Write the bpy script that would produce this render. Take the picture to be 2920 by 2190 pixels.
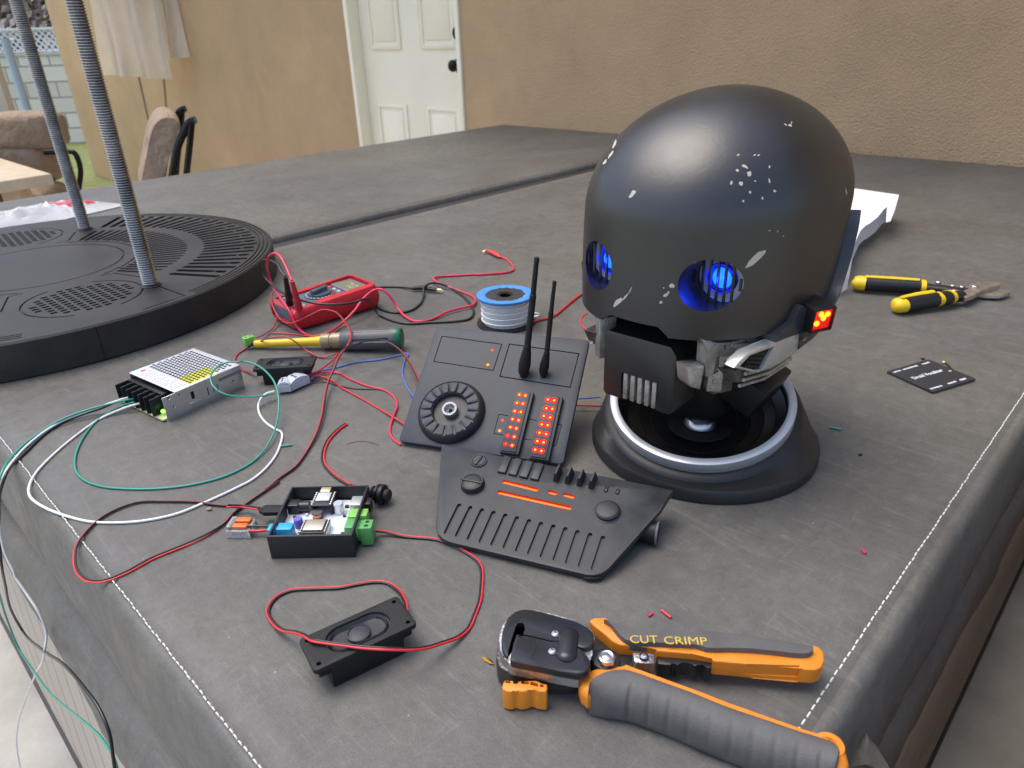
import bpy, bmesh, math, random
from mathutils import Vector, Matrix, noise
from mathutils.bvhtree import BVHTree
random.seed(7)
R_ = math.radians
C = bpy.context.scene.collection
for o in list(bpy.data.objects): bpy.data.objects.remove(o)

# ------------------------------------------------------------------ camera
# World: the cover's top is z = 0, the camera stands 0.37 m above it, the patio floor is at z = -0.82.
FPX, CAMH = 2020.0, 0.37
TH, RO = R_(26.5), R_(-2.0)
cf = Vector((0, math.cos(TH), -math.sin(TH))); up0 = Vector((0, math.sin(TH), math.cos(TH))); r0 = Vector((1, 0, 0))
CR = r0*math.cos(RO)+up0*math.sin(RO); CU = -r0*math.sin(RO)+up0*math.cos(RO)
CAM = Vector((0, 0, CAMH))
cam = bpy.data.cameras.new('camera'); camo = bpy.data.objects.new('camera', cam); C.objects.link(camo)
cam.sensor_width = 36; cam.lens = 36*FPX/2920; cam.clip_start = .01; cam.clip_end = 400
camo.matrix_world = Matrix(((CR.x, CU.x, -cf.x, 0), (CR.y, CU.y, -cf.y, 0), (CR.z, CU.z, -cf.z, CAMH), (0, 0, 0, 1)))
cam.dof.use_dof = True; cam.dof.focus_distance = .62; cam.dof.aperture_fstop = 14
scn = bpy.context.scene; scn.camera = camo
scn.render.resolution_x, scn.render.resolution_y = 1024, 768
# ------------------------------------------------------------------ sky, sun, exposure
SUN_EL, SUN_AZ = 48, 205          # degrees; azimuth measured so that light comes from behind-left
w = bpy.data.worlds.new('World'); scn.world = w; w.use_nodes = True
nt = w.node_tree; bg = nt.nodes['Background']
sky = nt.nodes.new('ShaderNodeTexSky'); sky.sky_type = 'NISHITA'; sky.sun_disc = False
LDIR = Vector((-.30, .12, .94)).normalized()      # towards the sun
sky.sun_elevation = math.asin(LDIR.z); sky.sun_rotation = math.atan2(LDIR.x, LDIR.y)
sky.air_density = 1.0; sky.dust_density = 3.0; sky.ozone_density = 1.0
nt.links.new(sky.outputs[0], bg.inputs[0]); bg.inputs[1].default_value = .15
sl = bpy.data.lights.new('sun', 'SUN'); sl.energy = 1.0; sl.angle = R_(42); sl.color = (1, .93, .82)
so = bpy.data.objects.new('sun', sl); C.objects.link(so)
so.rotation_euler = LDIR.to_track_quat('Z', 'Y').to_euler()
scn.view_settings.view_transform = 'Standard'; scn.view_settings.look = 'None'; scn.view_settings.exposure = .92; scn.view_settings.gamma = 1

# ------------------------------------------------------------------ measuring helpers (photo pixel -> point on a real plane)
def ray(u, v): return cf*FPX+CR*(u-1460)+CU*(1095-v)
def G(u, v, z=0.):
    d = ray(u, v); return CAM+d*((z-CAMH)/d.z)
AE = R_(45.2); E1 = Vector((math.cos(AE), math.sin(AE), 0)); E2 = Vector((-math.sin(AE), math.cos(AE), 0)); O0 = Vector((.005, .112, 0))
def PQ(p, q, z=0): return O0+E1*p+E2*q+Vector((0, 0, z))
def onp(u, v, p0):
    d = ray(u, v); return CAM+d*((p0-(CAM-O0).dot(E1))/d.dot(E1))
def aty(u, v, y):
    d = ray(u, v); return CAM+d*(y/d.y)
ZR = dict(W=(0, 0, 1.32), A=(0, 1090, .36166), B=(0, 1590, .36166), C=(650, 650, .36166), D=(680, 980, .25316), E=(620, 1320, .24412),
    F=(720, 1600, .31646), H=(1100, 880, .27125), J=(1200, 1230, .34358), K=(1380, 1700, .23508), L=(1640, 1750, .36166), M=(2120, 1090, .36166),
    N=(2300, 450, .28029), Q=(1600, 800, .36166), T=(1600, 200, .40687), r1=(0, 440, .36166), r3=(0, 550, .36166), S=(1360, 660, .18086), P=(350, 980, .16727), V=(750, 720, .16275), X=(0, 560, .18987), cd=(2520, 1010, .12658), Y=(2120, 1590, .36166), Z6=(0, 0, .3738), Z1=(0, 0, .36166), Z2=(700, 0, .36166))
def zp(k, u, v):
    a = ZR[k]; return a[0]+u*a[2], a[1]+v*a[2]
def GZ(k, u, v, z=0.): return G(*zp(k, u, v), z)

# ------------------------------------------------------------------ materials
MATS = {}
def mat(name, col, rough=.5, metal=0, noise_=None, bump=None, emit=None, alpha=None, trans=0, spec=.5, coat=0, sheen=0, bumpd=.002):
    """noise_=(scale, amount) varies the colour; bump=(scale, strength)"""
    if name in MATS: return MATS[name]
    m = bpy.data.materials.new(name); m.use_nodes = True; n = m.node_tree.nodes; l = m.node_tree.links
    b = n['Principled BSDF']; b.inputs['Base Color'].default_value = (*col, 1); b.inputs['Roughness'].default_value = rough
    b.inputs['Metallic'].default_value = metal; b.inputs['Specular IOR Level'].default_value = spec
    if coat: b.inputs['Coat Weight'].default_value = coat; b.inputs['Coat Roughness'].default_value = .15
    if trans: b.inputs['Transmission Weight'].default_value = trans
    tc = n.new('ShaderNodeTexCoord')
    if noise_:
        t = n.new('ShaderNodeTexNoise'); t.inputs['Scale'].default_value = noise_[0]; t.inputs['Detail'].default_value = 6; t.inputs['Roughness'].default_value = .65
        l.new(tc.outputs['Object'], t.inputs['Vector'])
        r = n.new('ShaderNodeMapRange'); r.inputs['From Min'].default_value = .3; r.inputs['From Max'].default_value = .7
        r.inputs['To Min'].default_value = 1-noise_[1]; r.inputs['To Max'].default_value = 1+noise_[1]
        l.new(t.outputs['Fac'], r.inputs['Value'])
        x = n.new('ShaderNodeMix'); x.data_type = 'RGBA'; x.blend_type = 'MULTIPLY'; x.inputs[0].default_value = 1
        x.inputs[6].default_value = (*col, 1); l.new(r.outputs[0], x.inputs[7]); l.new(x.outputs[2], b.inputs['Base Color'])
        r2 = n.new('ShaderNodeMapRange'); r2.inputs['To Min'].default_value = max(0, rough-.12); r2.inputs['To Max'].default_value = min(1, rough+.12)
        l.new(t.outputs['Fac'], r2.inputs['Value']); l.new(r2.outputs[0], b.inputs['Roughness'])
    if bump:
        t = n.new('ShaderNodeTexNoise'); t.inputs['Scale'].default_value = bump[0]; t.inputs['Detail'].default_value = 5
        l.new(tc.outputs['Object'], t.inputs['Vector'])
        bu = n.new('ShaderNodeBump'); bu.inputs['Strength'].default_value = bump[1]; bu.inputs['Distance'].default_value = bumpd
        l.new(t.outputs['Fac'], bu.inputs['Height']); l.new(bu.outputs[0], b.inputs['Normal'])
    if emit: b.inputs['Emission Color'].default_value = (*emit[:3], 1); b.inputs['Emission Strength'].default_value = emit[3]
    MATS[name] = m; return m

# ------------------------------------------------------------------ mesh helpers
def rotz(a): return Matrix.Rotation(a, 4, 'Z')
def spline(pts, k=7, closed=False):
    P = [Vector(p) for p in pts]; n = len(P)
    if n < 3: return P
    out = []; m = n if closed else n-1
    for i in range(m):
        a = P[(i-1) % n] if (closed or i > 0) else P[0]*2-P[1]; b = P[i]; c = P[(i+1) % n]; d = P[(i+2) % n] if (closed or i+2 < n) else P[n-1]*2-P[n-2]
        # centripetal Catmull-Rom
        t0 = 0; t1 = t0+max((b-a).length, 1e-6)**.5; t2 = t1+max((c-b).length, 1e-6)**.5; t3 = t2+max((d-c).length, 1e-6)**.5
        for j in range(k):
            t = t1+(t2-t1)*j/k
            A1 = a*((t1-t)/(t1-t0))+b*((t-t0)/(t1-t0)); A2 = b*((t2-t)/(t2-t1))+c*((t-t1)/(t2-t1)); A3 = c*((t3-t)/(t3-t2))+d*((t-t2)/(t3-t2))
            B1 = A1*((t2-t)/(t2-t0))+A2*((t-t0)/(t2-t0)); B2 = A2*((t3-t)/(t3-t1))+A3*((t-t1)/(t3-t1))
            out.append(B1*((t2-t)/(t2-t1))+B2*((t-t1)/(t2-t1)))
    if not closed: out.append(P[-1])
    return out
class MB:
    def __init__(s, M=None): s.bm = bmesh.new(); s.M = M or Matrix.Identity(4)
    def v(s, p): return s.bm.verts.new(s.M @ Vector(p))
    def box(s, a, b, bev=0, seg=2, M=None):
        M = s.M @ (M or Matrix.Identity(4))
        x0, y0, z0 = a; x1, y1, z1 = b
        vs = [s.bm.verts.new(M @ Vector(p)) for p in [(x0, y0, z0), (x1, y0, z0), (x1, y1, z0), (x0, y1, z0), (x0, y0, z1), (x1, y0, z1), (x1, y1, z1), (x0, y1, z1)]]
        fs = [s.bm.faces.new([vs[i] for i in f]) for f in [(0, 3, 2, 1), (4, 5, 6, 7), (0, 1, 5, 4), (1, 2, 6, 5), (2, 3, 7, 6), (3, 0, 4, 7)]]
        if bev: bmesh.ops.bevel(s.bm, geom=list({e for f in fs for e in f.edges}), offset=bev, segments=seg, affect='EDGES', profile=.5)
        return s
    def lathe(s, prof, n=48, M=None, a0=0, a1=None):
        M = s.M @ (M or Matrix.Identity(4)); rows = []; full = a1 is None
        cnt = n if full else n+1
        for r, z in prof:
            if r < 1e-7: rows.append([s.bm.verts.new(M @ Vector((0, 0, z)))]*cnt)
            else: rows.append([s.bm.verts.new(M @ Vector((r*math.cos(a), r*math.sin(a), z))) for a in [(2*math.pi*i/n if full else a0+(a1-a0)*i/n) for i in range(cnt)]])
        for A, B in zip(rows, rows[1:]):
            for i in range(n):
                j = (i+1) % cnt
                q = []
                for x in (A[i], A[j], B[j], B[i]):
                    if x not in q: q.append(x)
                if len(q) > 2:
                    try: s.bm.faces.new(q)
                    except ValueError: pass
        return s
    def cyl(s, p0, p1, r0, r1=None, n=20, cap=True, bev=0):
        p0 = Vector(p0); p1 = Vector(p1); r1 = r0 if r1 is None else r1; d = p1-p0; L = d.length
        M = Matrix.Translation(p0) @ d.to_track_quat('Z', 'Y').to_matrix().to_4x4()
        if bev: pr = [(0, 0), (r0-bev, 0), (r0, bev), (r1, L-bev), (r1-bev, L), (0, L)]
        else: pr = [(0, 0), (r0, 0), (r1, L), (0, L)] if cap else [(r0, 0), (r1, L)]
        return s.lathe(pr, n, M)
    def ball(s, c, r, sc=(1, 1, 1), M=None, n=20, m=10):
        M = (M or Matrix.Identity(4)) @ Matrix.Translation(Vector(c)) @ Matrix.Diagonal((*sc, 1))
        return s.lathe([(max(0, r*math.cos(t)) if abs(abs(t)-math.pi/2) > 1e-6 else 0, r*math.sin(t)) for t in [-math.pi/2+math.pi*i/m for i in range(m+1)]], n, M)
    def prism(s, poly, z0, z1, bev=0, seg=2, bottom=False, M=None):
        M = s.M @ (M or Matrix.Identity(4)); poly = [(p[0], p[1]) for p in poly]
        ar = sum(a[0]*b[1]-b[0]*a[1] for a, b in zip(poly, poly[1:]+poly[:1]))
        if ar < 0: poly = poly[::-1]
        A = [s.bm.verts.new(M @ Vector((x, y, z0))) for x, y in poly]; B = [s.bm.verts.new(M @ Vector((x, y, z1))) for x, y in poly]; n = len(poly)
        fs = [s.bm.faces.new(A[::-1])]; top = s.bm.faces.new(B); fs.append(top)
        for i in range(n): fs.append(s.bm.faces.new((A[i], A[(i+1) % n], B[(i+1) % n], B[i])))
        if bev:
            es = list(top.edges)+(list(fs[0].edges) if bottom else [])
            bmesh.ops.bevel(s.bm, geom=es, offset=bev, segments=seg, affect='EDGES', profile=.5, clamp_overlap=True)
        return s
    def tube(s, pts, r, n=8, cap=True, M=None, flat=1.0):
        P = [s.M @ Vector(p) for p in pts]; N = len(P); rr = r if hasattr(r, '__len__') else [r]*N
        T = [(P[min(i+1, N-1)]-P[max(i-1, 0)]).normalized() for i in range(N)]
        up = Vector((0, 0, 1)) if abs(T[0].z) < .9 else Vector((1, 0, 0)); X = T[0].cross(up).normalized(); rings = []
        for i in range(N):
            X = (X-T[i]*X.dot(T[i]));
            X = X.normalized() if X.length > 1e-8 else T[i].orthogonal().normalized()
            Yv = X.cross(T[i])
            rings.append([s.bm.verts.new(P[i]+(X*math.cos(2*math.pi*j/n)+Yv*math.sin(2*math.pi*j/n)*flat)*rr[i]) for j in range(n)])
        for A, B in zip(rings, rings[1:]):
            for j in range(n): s.bm.faces.new((A[j], A[(j+1) % n], B[(j+1) % n], B[j]))
        if cap: s.bm.faces.new(rings[0][::-1]); s.bm.faces.new(rings[-1])
        return s
    def grid(s, rows, closed_u=False):
        V = [[s.v(p) for p in r] for r in rows]
        for A, B in zip(V, V[1:]):
            m = len(A)
            for j in range(m if closed_u else m-1): s.bm.faces.new((A[j], A[(j+1) % m], B[(j+1) % m], B[j]))
        return V
    def mesh(s, name, ang=35):
        bmesh.ops.recalc_face_normals(s.bm, faces=s.bm.faces)
        me = bpy.data.meshes.new(name); s.bm.to_mesh(me); s.bm.free()
        for p in me.polygons: p.use_smooth = True
        if hasattr(me, 'set_sharp_from_angle'): me.set_sharp_from_angle(angle=R_(ang))
        return me
    def build(s, name, material, parent=None, ang=35, cut=None, label=None, solver='EXACT', selfx=False):
        me = s.mesh(name, ang); o = bpy.data.objects.new(name, me); C.objects.link(o); me.materials.append(material)
        if cut is not None:
          for cu in (cut if isinstance(cut, (list, tuple)) else [cut]):
            cm = cu.mesh('cutter'); co = bpy.data.objects.new('cutter', cm); C.objects.link(co)
            md = o.modifiers.new('b', 'BOOLEAN'); md.object = co; md.operation = 'DIFFERENCE'; md.solver = solver; md.use_self = selfx
            bpy.context.view_layer.update(); dg = bpy.context.evaluated_depsgraph_get()
            nm = bpy.data.meshes.new_from_object(o.evaluated_get(dg)); o.modifiers.clear(); o.data = nm; nm.name = name
            for p in nm.polygons: p.use_smooth = True
            nm.set_sharp_from_angle(angle=R_(ang))
            if not nm.materials: nm.materials.append(material)
            bpy.data.objects.remove(co)
        if parent is not None: o.parent = parent
        if label: o['label'] = label
        return o
def thing(name, label, cat, M=None, group=None):
    o = bpy.data.objects.new(name, None); C.objects.link(o); o.empty_display_size = .02
    if M is not None: o.matrix_world = M
    o['label'] = label; o['category'] = cat
    if group: o['group'] = group
    return o
def tag(o, label, cat, group=None):
    o['label'] = label; o['category'] = cat
    if group: o['group'] = group
    return o
def struct(o): o['kind'] = 'structure'; return o
def text(name, body, size, material, parent, M, extrude=.0002, align='LEFT', bold=0):
    c = bpy.data.curves.new(name, 'FONT'); c.body = body; c.size = size; c.extrude = extrude; c.align_x = align; c.align_y = 'CENTER'; c.offset = bold; c.resolution_u = 3
    t = bpy.data.objects.new('t', c); C.objects.link(t); bpy.context.view_layer.update()
    me = bpy.data.meshes.new_from_object(t.evaluated_get(bpy.context.evaluated_depsgraph_get())); bpy.data.objects.remove(t)
    me.transform(M); me.materials.clear(); me.materials.append(material); o = bpy.data.objects.new(name, me); C.objects.link(o); me.name = name
    if parent is not None: o.parent = parent
    return o
class Fr:
    """a local frame for an object; px() = where the sight line of a photo point meets the frame's own plane z"""
    def __init__(s, loc, yaw, tilt=0, M=None): s.M = M or (Matrix.Translation(Vector(loc)) @ rotz(yaw) @ Matrix.Rotation(tilt, 4, 'X')); s.I = s.M.inverted()
    def px(s, u, v, z=0):
        a = s.I @ CAM; d = s.I.to_3x3() @ ray(u, v); k = (z-a.z)/d.z; p = a+d*k; return (p.x, p.y, z)
    def z(s, k, u, v, z=0): return s.px(*zp(k, u, v), z)
    def poly(s, k, pts, z=0): return [s.z(k, *p, z)[:2] for p in pts]
def bev_poly(x0, y0, x1, y1, r, n=4):
    out = []
    for cx, cy, a in ((x1-r, y1-r, 0), (x0+r, y1-r, 90), (x0+r, y0+r, 180), (x1-r, y0+r, 270)):
        for i in range(n+1): t = R_(a+90*i/n); out.append((cx+r*math.cos(t), cy+r*math.sin(t)))
    return out
def stadium(a, b, r, n=8):
    a = Vector(a[:2]); b = Vector(b[:2]); d = (b-a); t = math.atan2(d.y, d.x)
    return [(b.x+r*math.cos(t-math.pi/2+math.pi*i/n), b.y+r*math.sin(t-math.pi/2+math.pi*i/n)) for i in range(n+1)]+[(a.x+r*math.cos(t+math.pi/2+math.pi*i/n), a.y+r*math.sin(t+math.pi/2+math.pi*i/n)) for i in range(n+1)]
def offs(pts, d):
    out = []
    for i, p in enumerate(pts):
        t = pts[min(i+1, len(pts)-1)]-pts[max(i-1, 0)]; t = Vector((t.x, t.y, 0))
        t = t.normalized() if t.length > 1e-9 else Vector((1, 0, 0)); out.append(p+Vector((t.y, -t.x, 0))*d)
    return out
# ================================================================== SETTING
def vinyl():
    m = bpy.data.materials.new('grey_vinyl'); m.use_nodes = True; n = m.node_tree.nodes; l = m.node_tree.links; b = n['Principled BSDF']
    tc = n.new('ShaderNodeTexCoord')
    def noi(sc, det, vec=None, dist=0, rough=.6):
        t = n.new('ShaderNodeTexNoise'); t.inputs['Scale'].default_value = sc; t.inputs['Detail'].default_value = det; t.inputs['Distortion'].default_value = dist; t.inputs['Roughness'].default_value = rough
        l.new(vec or tc.outputs['Object'], t.inputs['Vector']); return t.outputs['Fac']
    def mr(x, a, b_, c, d):
        r = n.new('ShaderNodeMapRange'); r.inputs[1].default_value = a; r.inputs[2].default_value = b_; r.inputs[3].default_value = c; r.inputs[4].default_value = d; l.new(x, r.inputs[0]); return r.outputs[0]
    def mth(op, a, c):
        r = n.new('ShaderNodeMath'); r.operation = op
        for i, q in enumerate((a, c)):
            if isinstance(q, (int, float)): r.inputs[i].default_value = q
            else: l.new(q, r.inputs[i])
        return r.outputs[0]
    def mp(rot, sc):
        r = n.new('ShaderNodeMapping'); r.inputs['Rotation'].default_value = (0, 0, R_(rot)); r.inputs['Scale'].default_value = sc; l.new(tc.outputs['Object'], r.inputs[0]); return r.outputs[0]
    cloud = mr(noi(5, 6), .3, .7, .80, 1.16); mid = mr(noi(60, 8, rough=.8), .3, .7, .80, 1.20)
    fine = mr(noi(700, 3, rough=.8), .25, .75, .82, 1.18)
    val = mth('MULTIPLY', mth('MULTIPLY', cloud, mid), fine)
    wv = n.new('ShaderNodeVectorMath'); wv.operation = 'ADD'; nz = n.new('ShaderNodeTexNoise'); nz.inputs['Scale'].default_value = 14; nz.inputs['Detail'].default_value = 4; l.new(tc.outputs['Object'], nz.inputs['Vector'])
    vs_ = n.new('ShaderNodeVectorMath'); vs_.operation = 'SCALE'; vs_.inputs['Scale'].default_value = .09; l.new(nz.outputs['Color'], vs_.inputs[0]); l.new(tc.outputs['Object'], wv.inputs[0]); l.new(vs_.outputs[0], wv.inputs[1])
    crk = []
    for sc_, w_, am in ((9, .012, .22), (23, .018, .16), (60, .04, .14)):
        vo = n.new('ShaderNodeTexVoronoi'); vo.feature = 'DISTANCE_TO_EDGE'; vo.inputs['Scale'].default_value = sc_; l.new(wv.outputs[0], vo.inputs['Vector'])
        gate = mr(noi(sc_*.35, 3), .50, .62, 0, am); c0 = mth('MULTIPLY', mr(vo.outputs['Distance'], 0, w_, 1, 0), gate); crk.append(c0); val = mth('ADD', val, c0)
    for rot, sc, lo, amp in ((25, (150, 16, 60), .60, .20), (-40, (16, 140, 60), .61, .18), (75, (120, 13, 60), .61, .16), (-8, (60, 7, 30), .62, .24), (52, (70, 9, 30), .63, .24)):
        s = mr(noi(1, 3, mp(rot, sc), dist=1.6), lo, lo+.09, 0, amp)
        val = mth('ADD', val, s)
    patch = mr(noi(9, 3), .62, .72, 0, 1); speck = mr(noi(520, 2), .70, .76, 0, 1)
    sp = mth('MULTIPLY', patch, speck); val = mth('ADD', val, mth('MULTIPLY', sp, 1.0))
    v2 = n.new('ShaderNodeTexVoronoi'); v2.inputs['Scale'].default_value = 34; l.new(tc.outputs['Object'], v2.inputs['Vector'])
    dots = mr(v2.outputs['Distance'], .035, .02, 0, 1.3); val = mth('ADD', val, dots)
    hue = n.new('ShaderNodeMix'); hue.data_type = 'RGBA'; l.new(mr(noi(2.2, 3), .35, .65, 0, 1), hue.inputs[0])
    hue.inputs[6].default_value = (.104, .101, .095, 1); hue.inputs[7].default_value = (.122, .116, .098, 1)
    x = n.new('ShaderNodeMix'); x.data_type = 'RGBA'; x.blend_type = 'MULTIPLY'; x.inputs[0].default_value = 1; l.new(hue.outputs[2], x.inputs[6]); l.new(val, x.inputs[7]); l.new(x.outputs[2], b.inputs['Base Color'])
    l.new(mr(noi(40, 5), .3, .7, .42, .62), b.inputs['Roughness']); b.inputs['Specular IOR Level'].default_value = .5
    bu = n.new('ShaderNodeBump'); bu.inputs['Strength'].default_value = .5; bu.inputs['Distance'].default_value = .0006
    l.new(mth('ADD', noi(900, 3), mth('MULTIPLY', noi(120, 5), 2.0)), bu.inputs['Height'])
    b2 = n.new('ShaderNodeBump'); b2.inputs['Strength'].default_value = .6; b2.inputs['Distance'].default_value = .012; l.new(noi(4.5, 3), b2.inputs['Height'])
    l.new(b2.outputs[0], bu.inputs['Normal']); l.new(bu.outputs[0], b.inputs['Normal'])
    return m
VIN = vinyl()
WALLM = mat('tan_stucco', (.58, .385, .215), .9, noise_=(2.0, .13), bump=(190, 1.0), bumpd=.006)
TPQ = Matrix.Translation(O0) @ rotz(AE)           # the hot tub's own frame: x = p, y = q
W2, QN, QF0, QF1 = 2.27, 1.222, 1.316, 2.26

# ---- spa cover: two padded panels, hinge between, skirt with rolled flaps
cover = thing('spa_cover', 'large folding grey vinyl hot tub cover on which all the tools and props lie', 'tub cover', TPQ)
def panel(q0, q1, name, r=.03):
    prof = [(-.10, 0), (-.02, 0), (-.0025, 0), (-.0012, -.0014), (0, -.0016), (.0012, -.0008), (.0045, -.001), (.009, -.005), (.0115, -.013), (.0125, -.03), (.0145, -.06), (.0165, -.085), (.0165, -.1), (-.03, -.102)]
    mb = MB(); rows = []
    for d, z in prof:
        rr = max(.004, r+d); rows.append([])
        x0, x1, y0, y1 = -d, W2+d, q0-d, q1+d
        base = bev_poly(x0, y0, x1, y1, rr, 5)
        for i, p in enumerate(base):
            a = p; c = base[(i+1) % len(base)]; L = math.dist(a, c); k = 40 if L > .3 else 1
            for j in range(k):
                t = j/k; x = a[0]+(c[0]-a[0])*t; y = a[1]+(c[1]-a[1])*t
                wv = (noise.noise(Vector((x*9, y*9, z*12)))*.004 if z < -.02 else 0)
                cx, cy = (x0+x1)/2, (y0+y1)/2; dx, dy = x-cx, y-cy; s = 1+wv/max(abs(dx), abs(dy))
                rows[-1].append((cx+dx*s, cy+dy*s, z))
    V = mb.grid(rows, True); mb.bm.faces.new(V[0])
    return mb.build(name, VIN, cover, ang=60)
panel(0, QN, 'cover_panel'); panel(QF0, QF1, 'cover_panel')
hb = MB(); hb.box((0, QN-.01, -.05), (W2, QF0+.01, -.014), .004); hb.build('hinge_strip', mat('shaded_hinge_vinyl', (.028, .028, .029), .6, noise_=(60, .2)), cover)  # strip coloured darker than the cover, putting the fold's shade into it
st = MB()
def stitches(a, b, n, z):
    a = Vector(a); b = Vector(b); d = (b-a)/n
    for i in range(n):
        j = Vector((random.uniform(-.0003, .0003), random.uniform(-.0003, .0003), 0))
        p = a+d*(i+.10)+j; q = a+d*(i+.80)+j
        st.tube([p+Vector((0, 0, z-.0006)), p+d*.12+Vector((0, 0, z+.0003)), (p+q)/2+Vector((0, 0, z+.0005)), q-d*.12+Vector((0, 0, z+.0003)), q+Vector((0, 0, z-.0006))], .0006, 5)
stitches((.03, .0065, 0), (W2-.03, .0065, 0), 320, 0); st.build('stitching', mat('white_thread', (.72, .70, .64), .8), cover); st = MB(); stitches((-.001, .03, 0), (-.001, QN-.03, 0), 200, 0)
st.build('stitching', mat('white_thread', (.72, .70, .64), .8), cover)
def roll(name, along, c0, z0, rx, rz, L0, L1, seed):
    mb = MB(); rows = []; n = 90
    for i in range(n+1):
        s = L0+(L1-L0)*i/n; row = []
        for j in range(20):
            t = 2*math.pi*j/20; k = 1+.10*noise.noise(Vector((s*7+seed, math.cos(t), math.sin(t))))+.05*noise.noise(Vector((s*30+seed, 2*math.cos(t), 2*math.sin(t))))
            sq = lambda x: math.copysign(abs(x)**.62, x); a = c0-rx*k*sq(math.cos(t)); z = z0+rz*k*sq(math.sin(t))
            row.append((a, s, z) if along == 'q' else (s, a, z))
        rows.append(row)
    V = mb.grid(rows, True); mb.bm.faces.new(V[0][::-1]); mb.bm.faces.new(V[-1])
    return mb.build(name, VIN, cover, ang=70)
roll('skirt_roll', 'q', .014, -.208, .050, .060, .04, W2, 3)
roll('skirt_roll', 'p', .020, -.124, .034, .030, .04, W2, 9)
roll('skirt_flap', 'p', .012, -.19, .036, .052, .04, W2, 5)
hd = MB(); rows = []                                  # crumpled corner handle with two stitched lines
HP = [GZ('Y', *p, -.03) for p in ((840, 1640), (930, 1410), (1000, 1400), (1180, 1659), (1230, 1760), (830, 1800))]
for i in range(9):
    rows.append([])
    for j in range(9):
        s, t = i/8, j/8; a = HP[0].lerp(HP[1], t); b_ = HP[3].lerp(HP[2], t); p = a.lerp(b_, s); p = p+Vector((0, 0, .004*math.sin(math.pi*s)+.0035*noise.noise(p*130)-.003))
        rows[-1].append(TPQ.inverted() @ p)
hd.grid(rows); bmesh.ops.solidify(hd.bm, geom=hd.bm.faces[:], thickness=.003); hd.build('handle', VIN, cover)

# ---- the tub under the cover
tub = thing('hot_tub', 'beige slatted hot tub cabinet under the grey vinyl cover', 'hot tub', TPQ @ Matrix.Translation((0, 0, -.82)))
CAB = mat('beige_panel', (.46, .40, .33), .55, noise_=(3, .06))
cb = MB(); cb.box((.0, .0, .02), (W2-.02, QF1-.03, .70)); cb.build('shell', CAB, tub)
sl_ = MB(); k = 0; q = 0.0
while q < QF1-.06:
    w_ = .088; sl_.box((-.012, q+.003, .03), (.0, q+w_, .60), .0025); q += w_+.003
sl_.M = Matrix.Identity(4); so_ = sl_.build('slat_panel', CAB, tub)
for v in so_.data.vertices:
    if v.co.x < -.006: v.co.x = -.012-.034*(1-v.co.z/.6)
sb = MB(); q = 0.0
while q < W2-.08: sb.box((q+.003, -.010, .03), (q+.088, .0, .60), .0025); q += .091
sb.build('slat_panel', CAB, tub)
bk = MB(); bk.box((-.05, -.015, 0), (W2, QF1-.03, .03), .004); bk.build('base_rail', mat('dark_rail', (.05, .048, .045), .6), tub)

# ---- ground
def sheet(name, pts, m):
    mb = MB(); mb.bm.faces.new([mb.v(p) for p in pts]); return struct(mb.build(name, m))
sheet('lawn', [(-90, -60, -.86), (90, -60, -.86), (90, 120, -.86), (-90, 120, -.86)], mat('grass', (.17, .20, .06), .9, noise_=(9, .35), bump=(90, 1)))
PF = [PQ(-6, -7, -.82), PQ(2.36, -7, -.82), PQ(2.36, 5.6, -.82), PQ(-6, 5.6, -.82)]
fl = MB(); fl.bm.faces.new([fl.v(p) for p in PF]); e = bmesh.ops.extrude_face_region(fl.bm, geom=fl.bm.faces[:]); bmesh.ops.translate(fl.bm, verts=[x for x in e['geom'] if isinstance(x, bmesh.types.BMVert)], vec=(0, 0, -.1))
struct(fl.build('patio_floor', mat('concrete', (.46, .44, .39), .8, noise_=(5, .22), bump=(120, .5))))

# ---- house wall with a recessed panel door
WP = 2.36; DZ = -.82
def wbox(mb, p0, q0, z0, p1, q1, z1, bev=0): return mb.box((p0, q0, z0), (p1, q1, z1), bev)
TW = Matrix.Translation(O0) @ rotz(AE)
QD0, QD1, DT = 2.60, 3.50, 1.24
hw = thing('house_wall', 'tan stucco house wall behind the hot tub', 'wall', TW)
m_ = MB(); wbox(m_, WP, -3.2, DZ-.05, WP+.25, QD0, 2.1); m_.build('stucco_wall', WALLM, hw)
m_ = MB(); wbox(m_, WP, QD1, DZ-.05, WP+.25, 8.45, 2.1, .02); m_.build('stucco_wall', WALLM, hw)
m_ = MB(); wbox(m_, WP, QD0+.001, DT, WP+.25, QD1-.001, 2.1); m_.build('stucco_wall', WALLM, hw)
side = thing('side_wall', 'low brown stucco wall to the right of the hot tub', 'wall', TW)  # unseen wall added to shade the floor and cabinet on this side
m_ = MB(); wbox(m_, -.6, -.45, DZ-.05, 2.35, -.19, -.03); m_.build('stucco_wall', mat('shade_wall_stucco', (.22, .16, .11), .9, noise_=(2, .1), bump=(200, .8)), side)
WHT = mat('cream_paint', (.95, .87, .68), .38, noise_=(5, .03)); DKM = mat('black_bronze', (.012, .011, .010), .3, .6)
dr = thing('door', 'cream six panel house door with black knob and deadbolt', 'door', TW @ Matrix.Translation((WP, 0, DZ)))
Hd = DT-DZ
m_ = MB(); m_.box((-.012, QD1-.035, 0), (.10, QD1-.002, Hd-.03), .003); m_.box((-.012, QD0+.002, 0), (.10, QD0+.03, Hd-.03), .003); m_.box((-.012, QD0+.002, Hd-.03), (.10, QD1-.002, Hd-.001), .003); m_.build('frame', WHT, dr)
m_ = MB(); m_.box((.06, QD0+.031, .01), (.10, QD1-.036, Hd-.035)); slab = m_.build('slab', WHT, dr)
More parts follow.
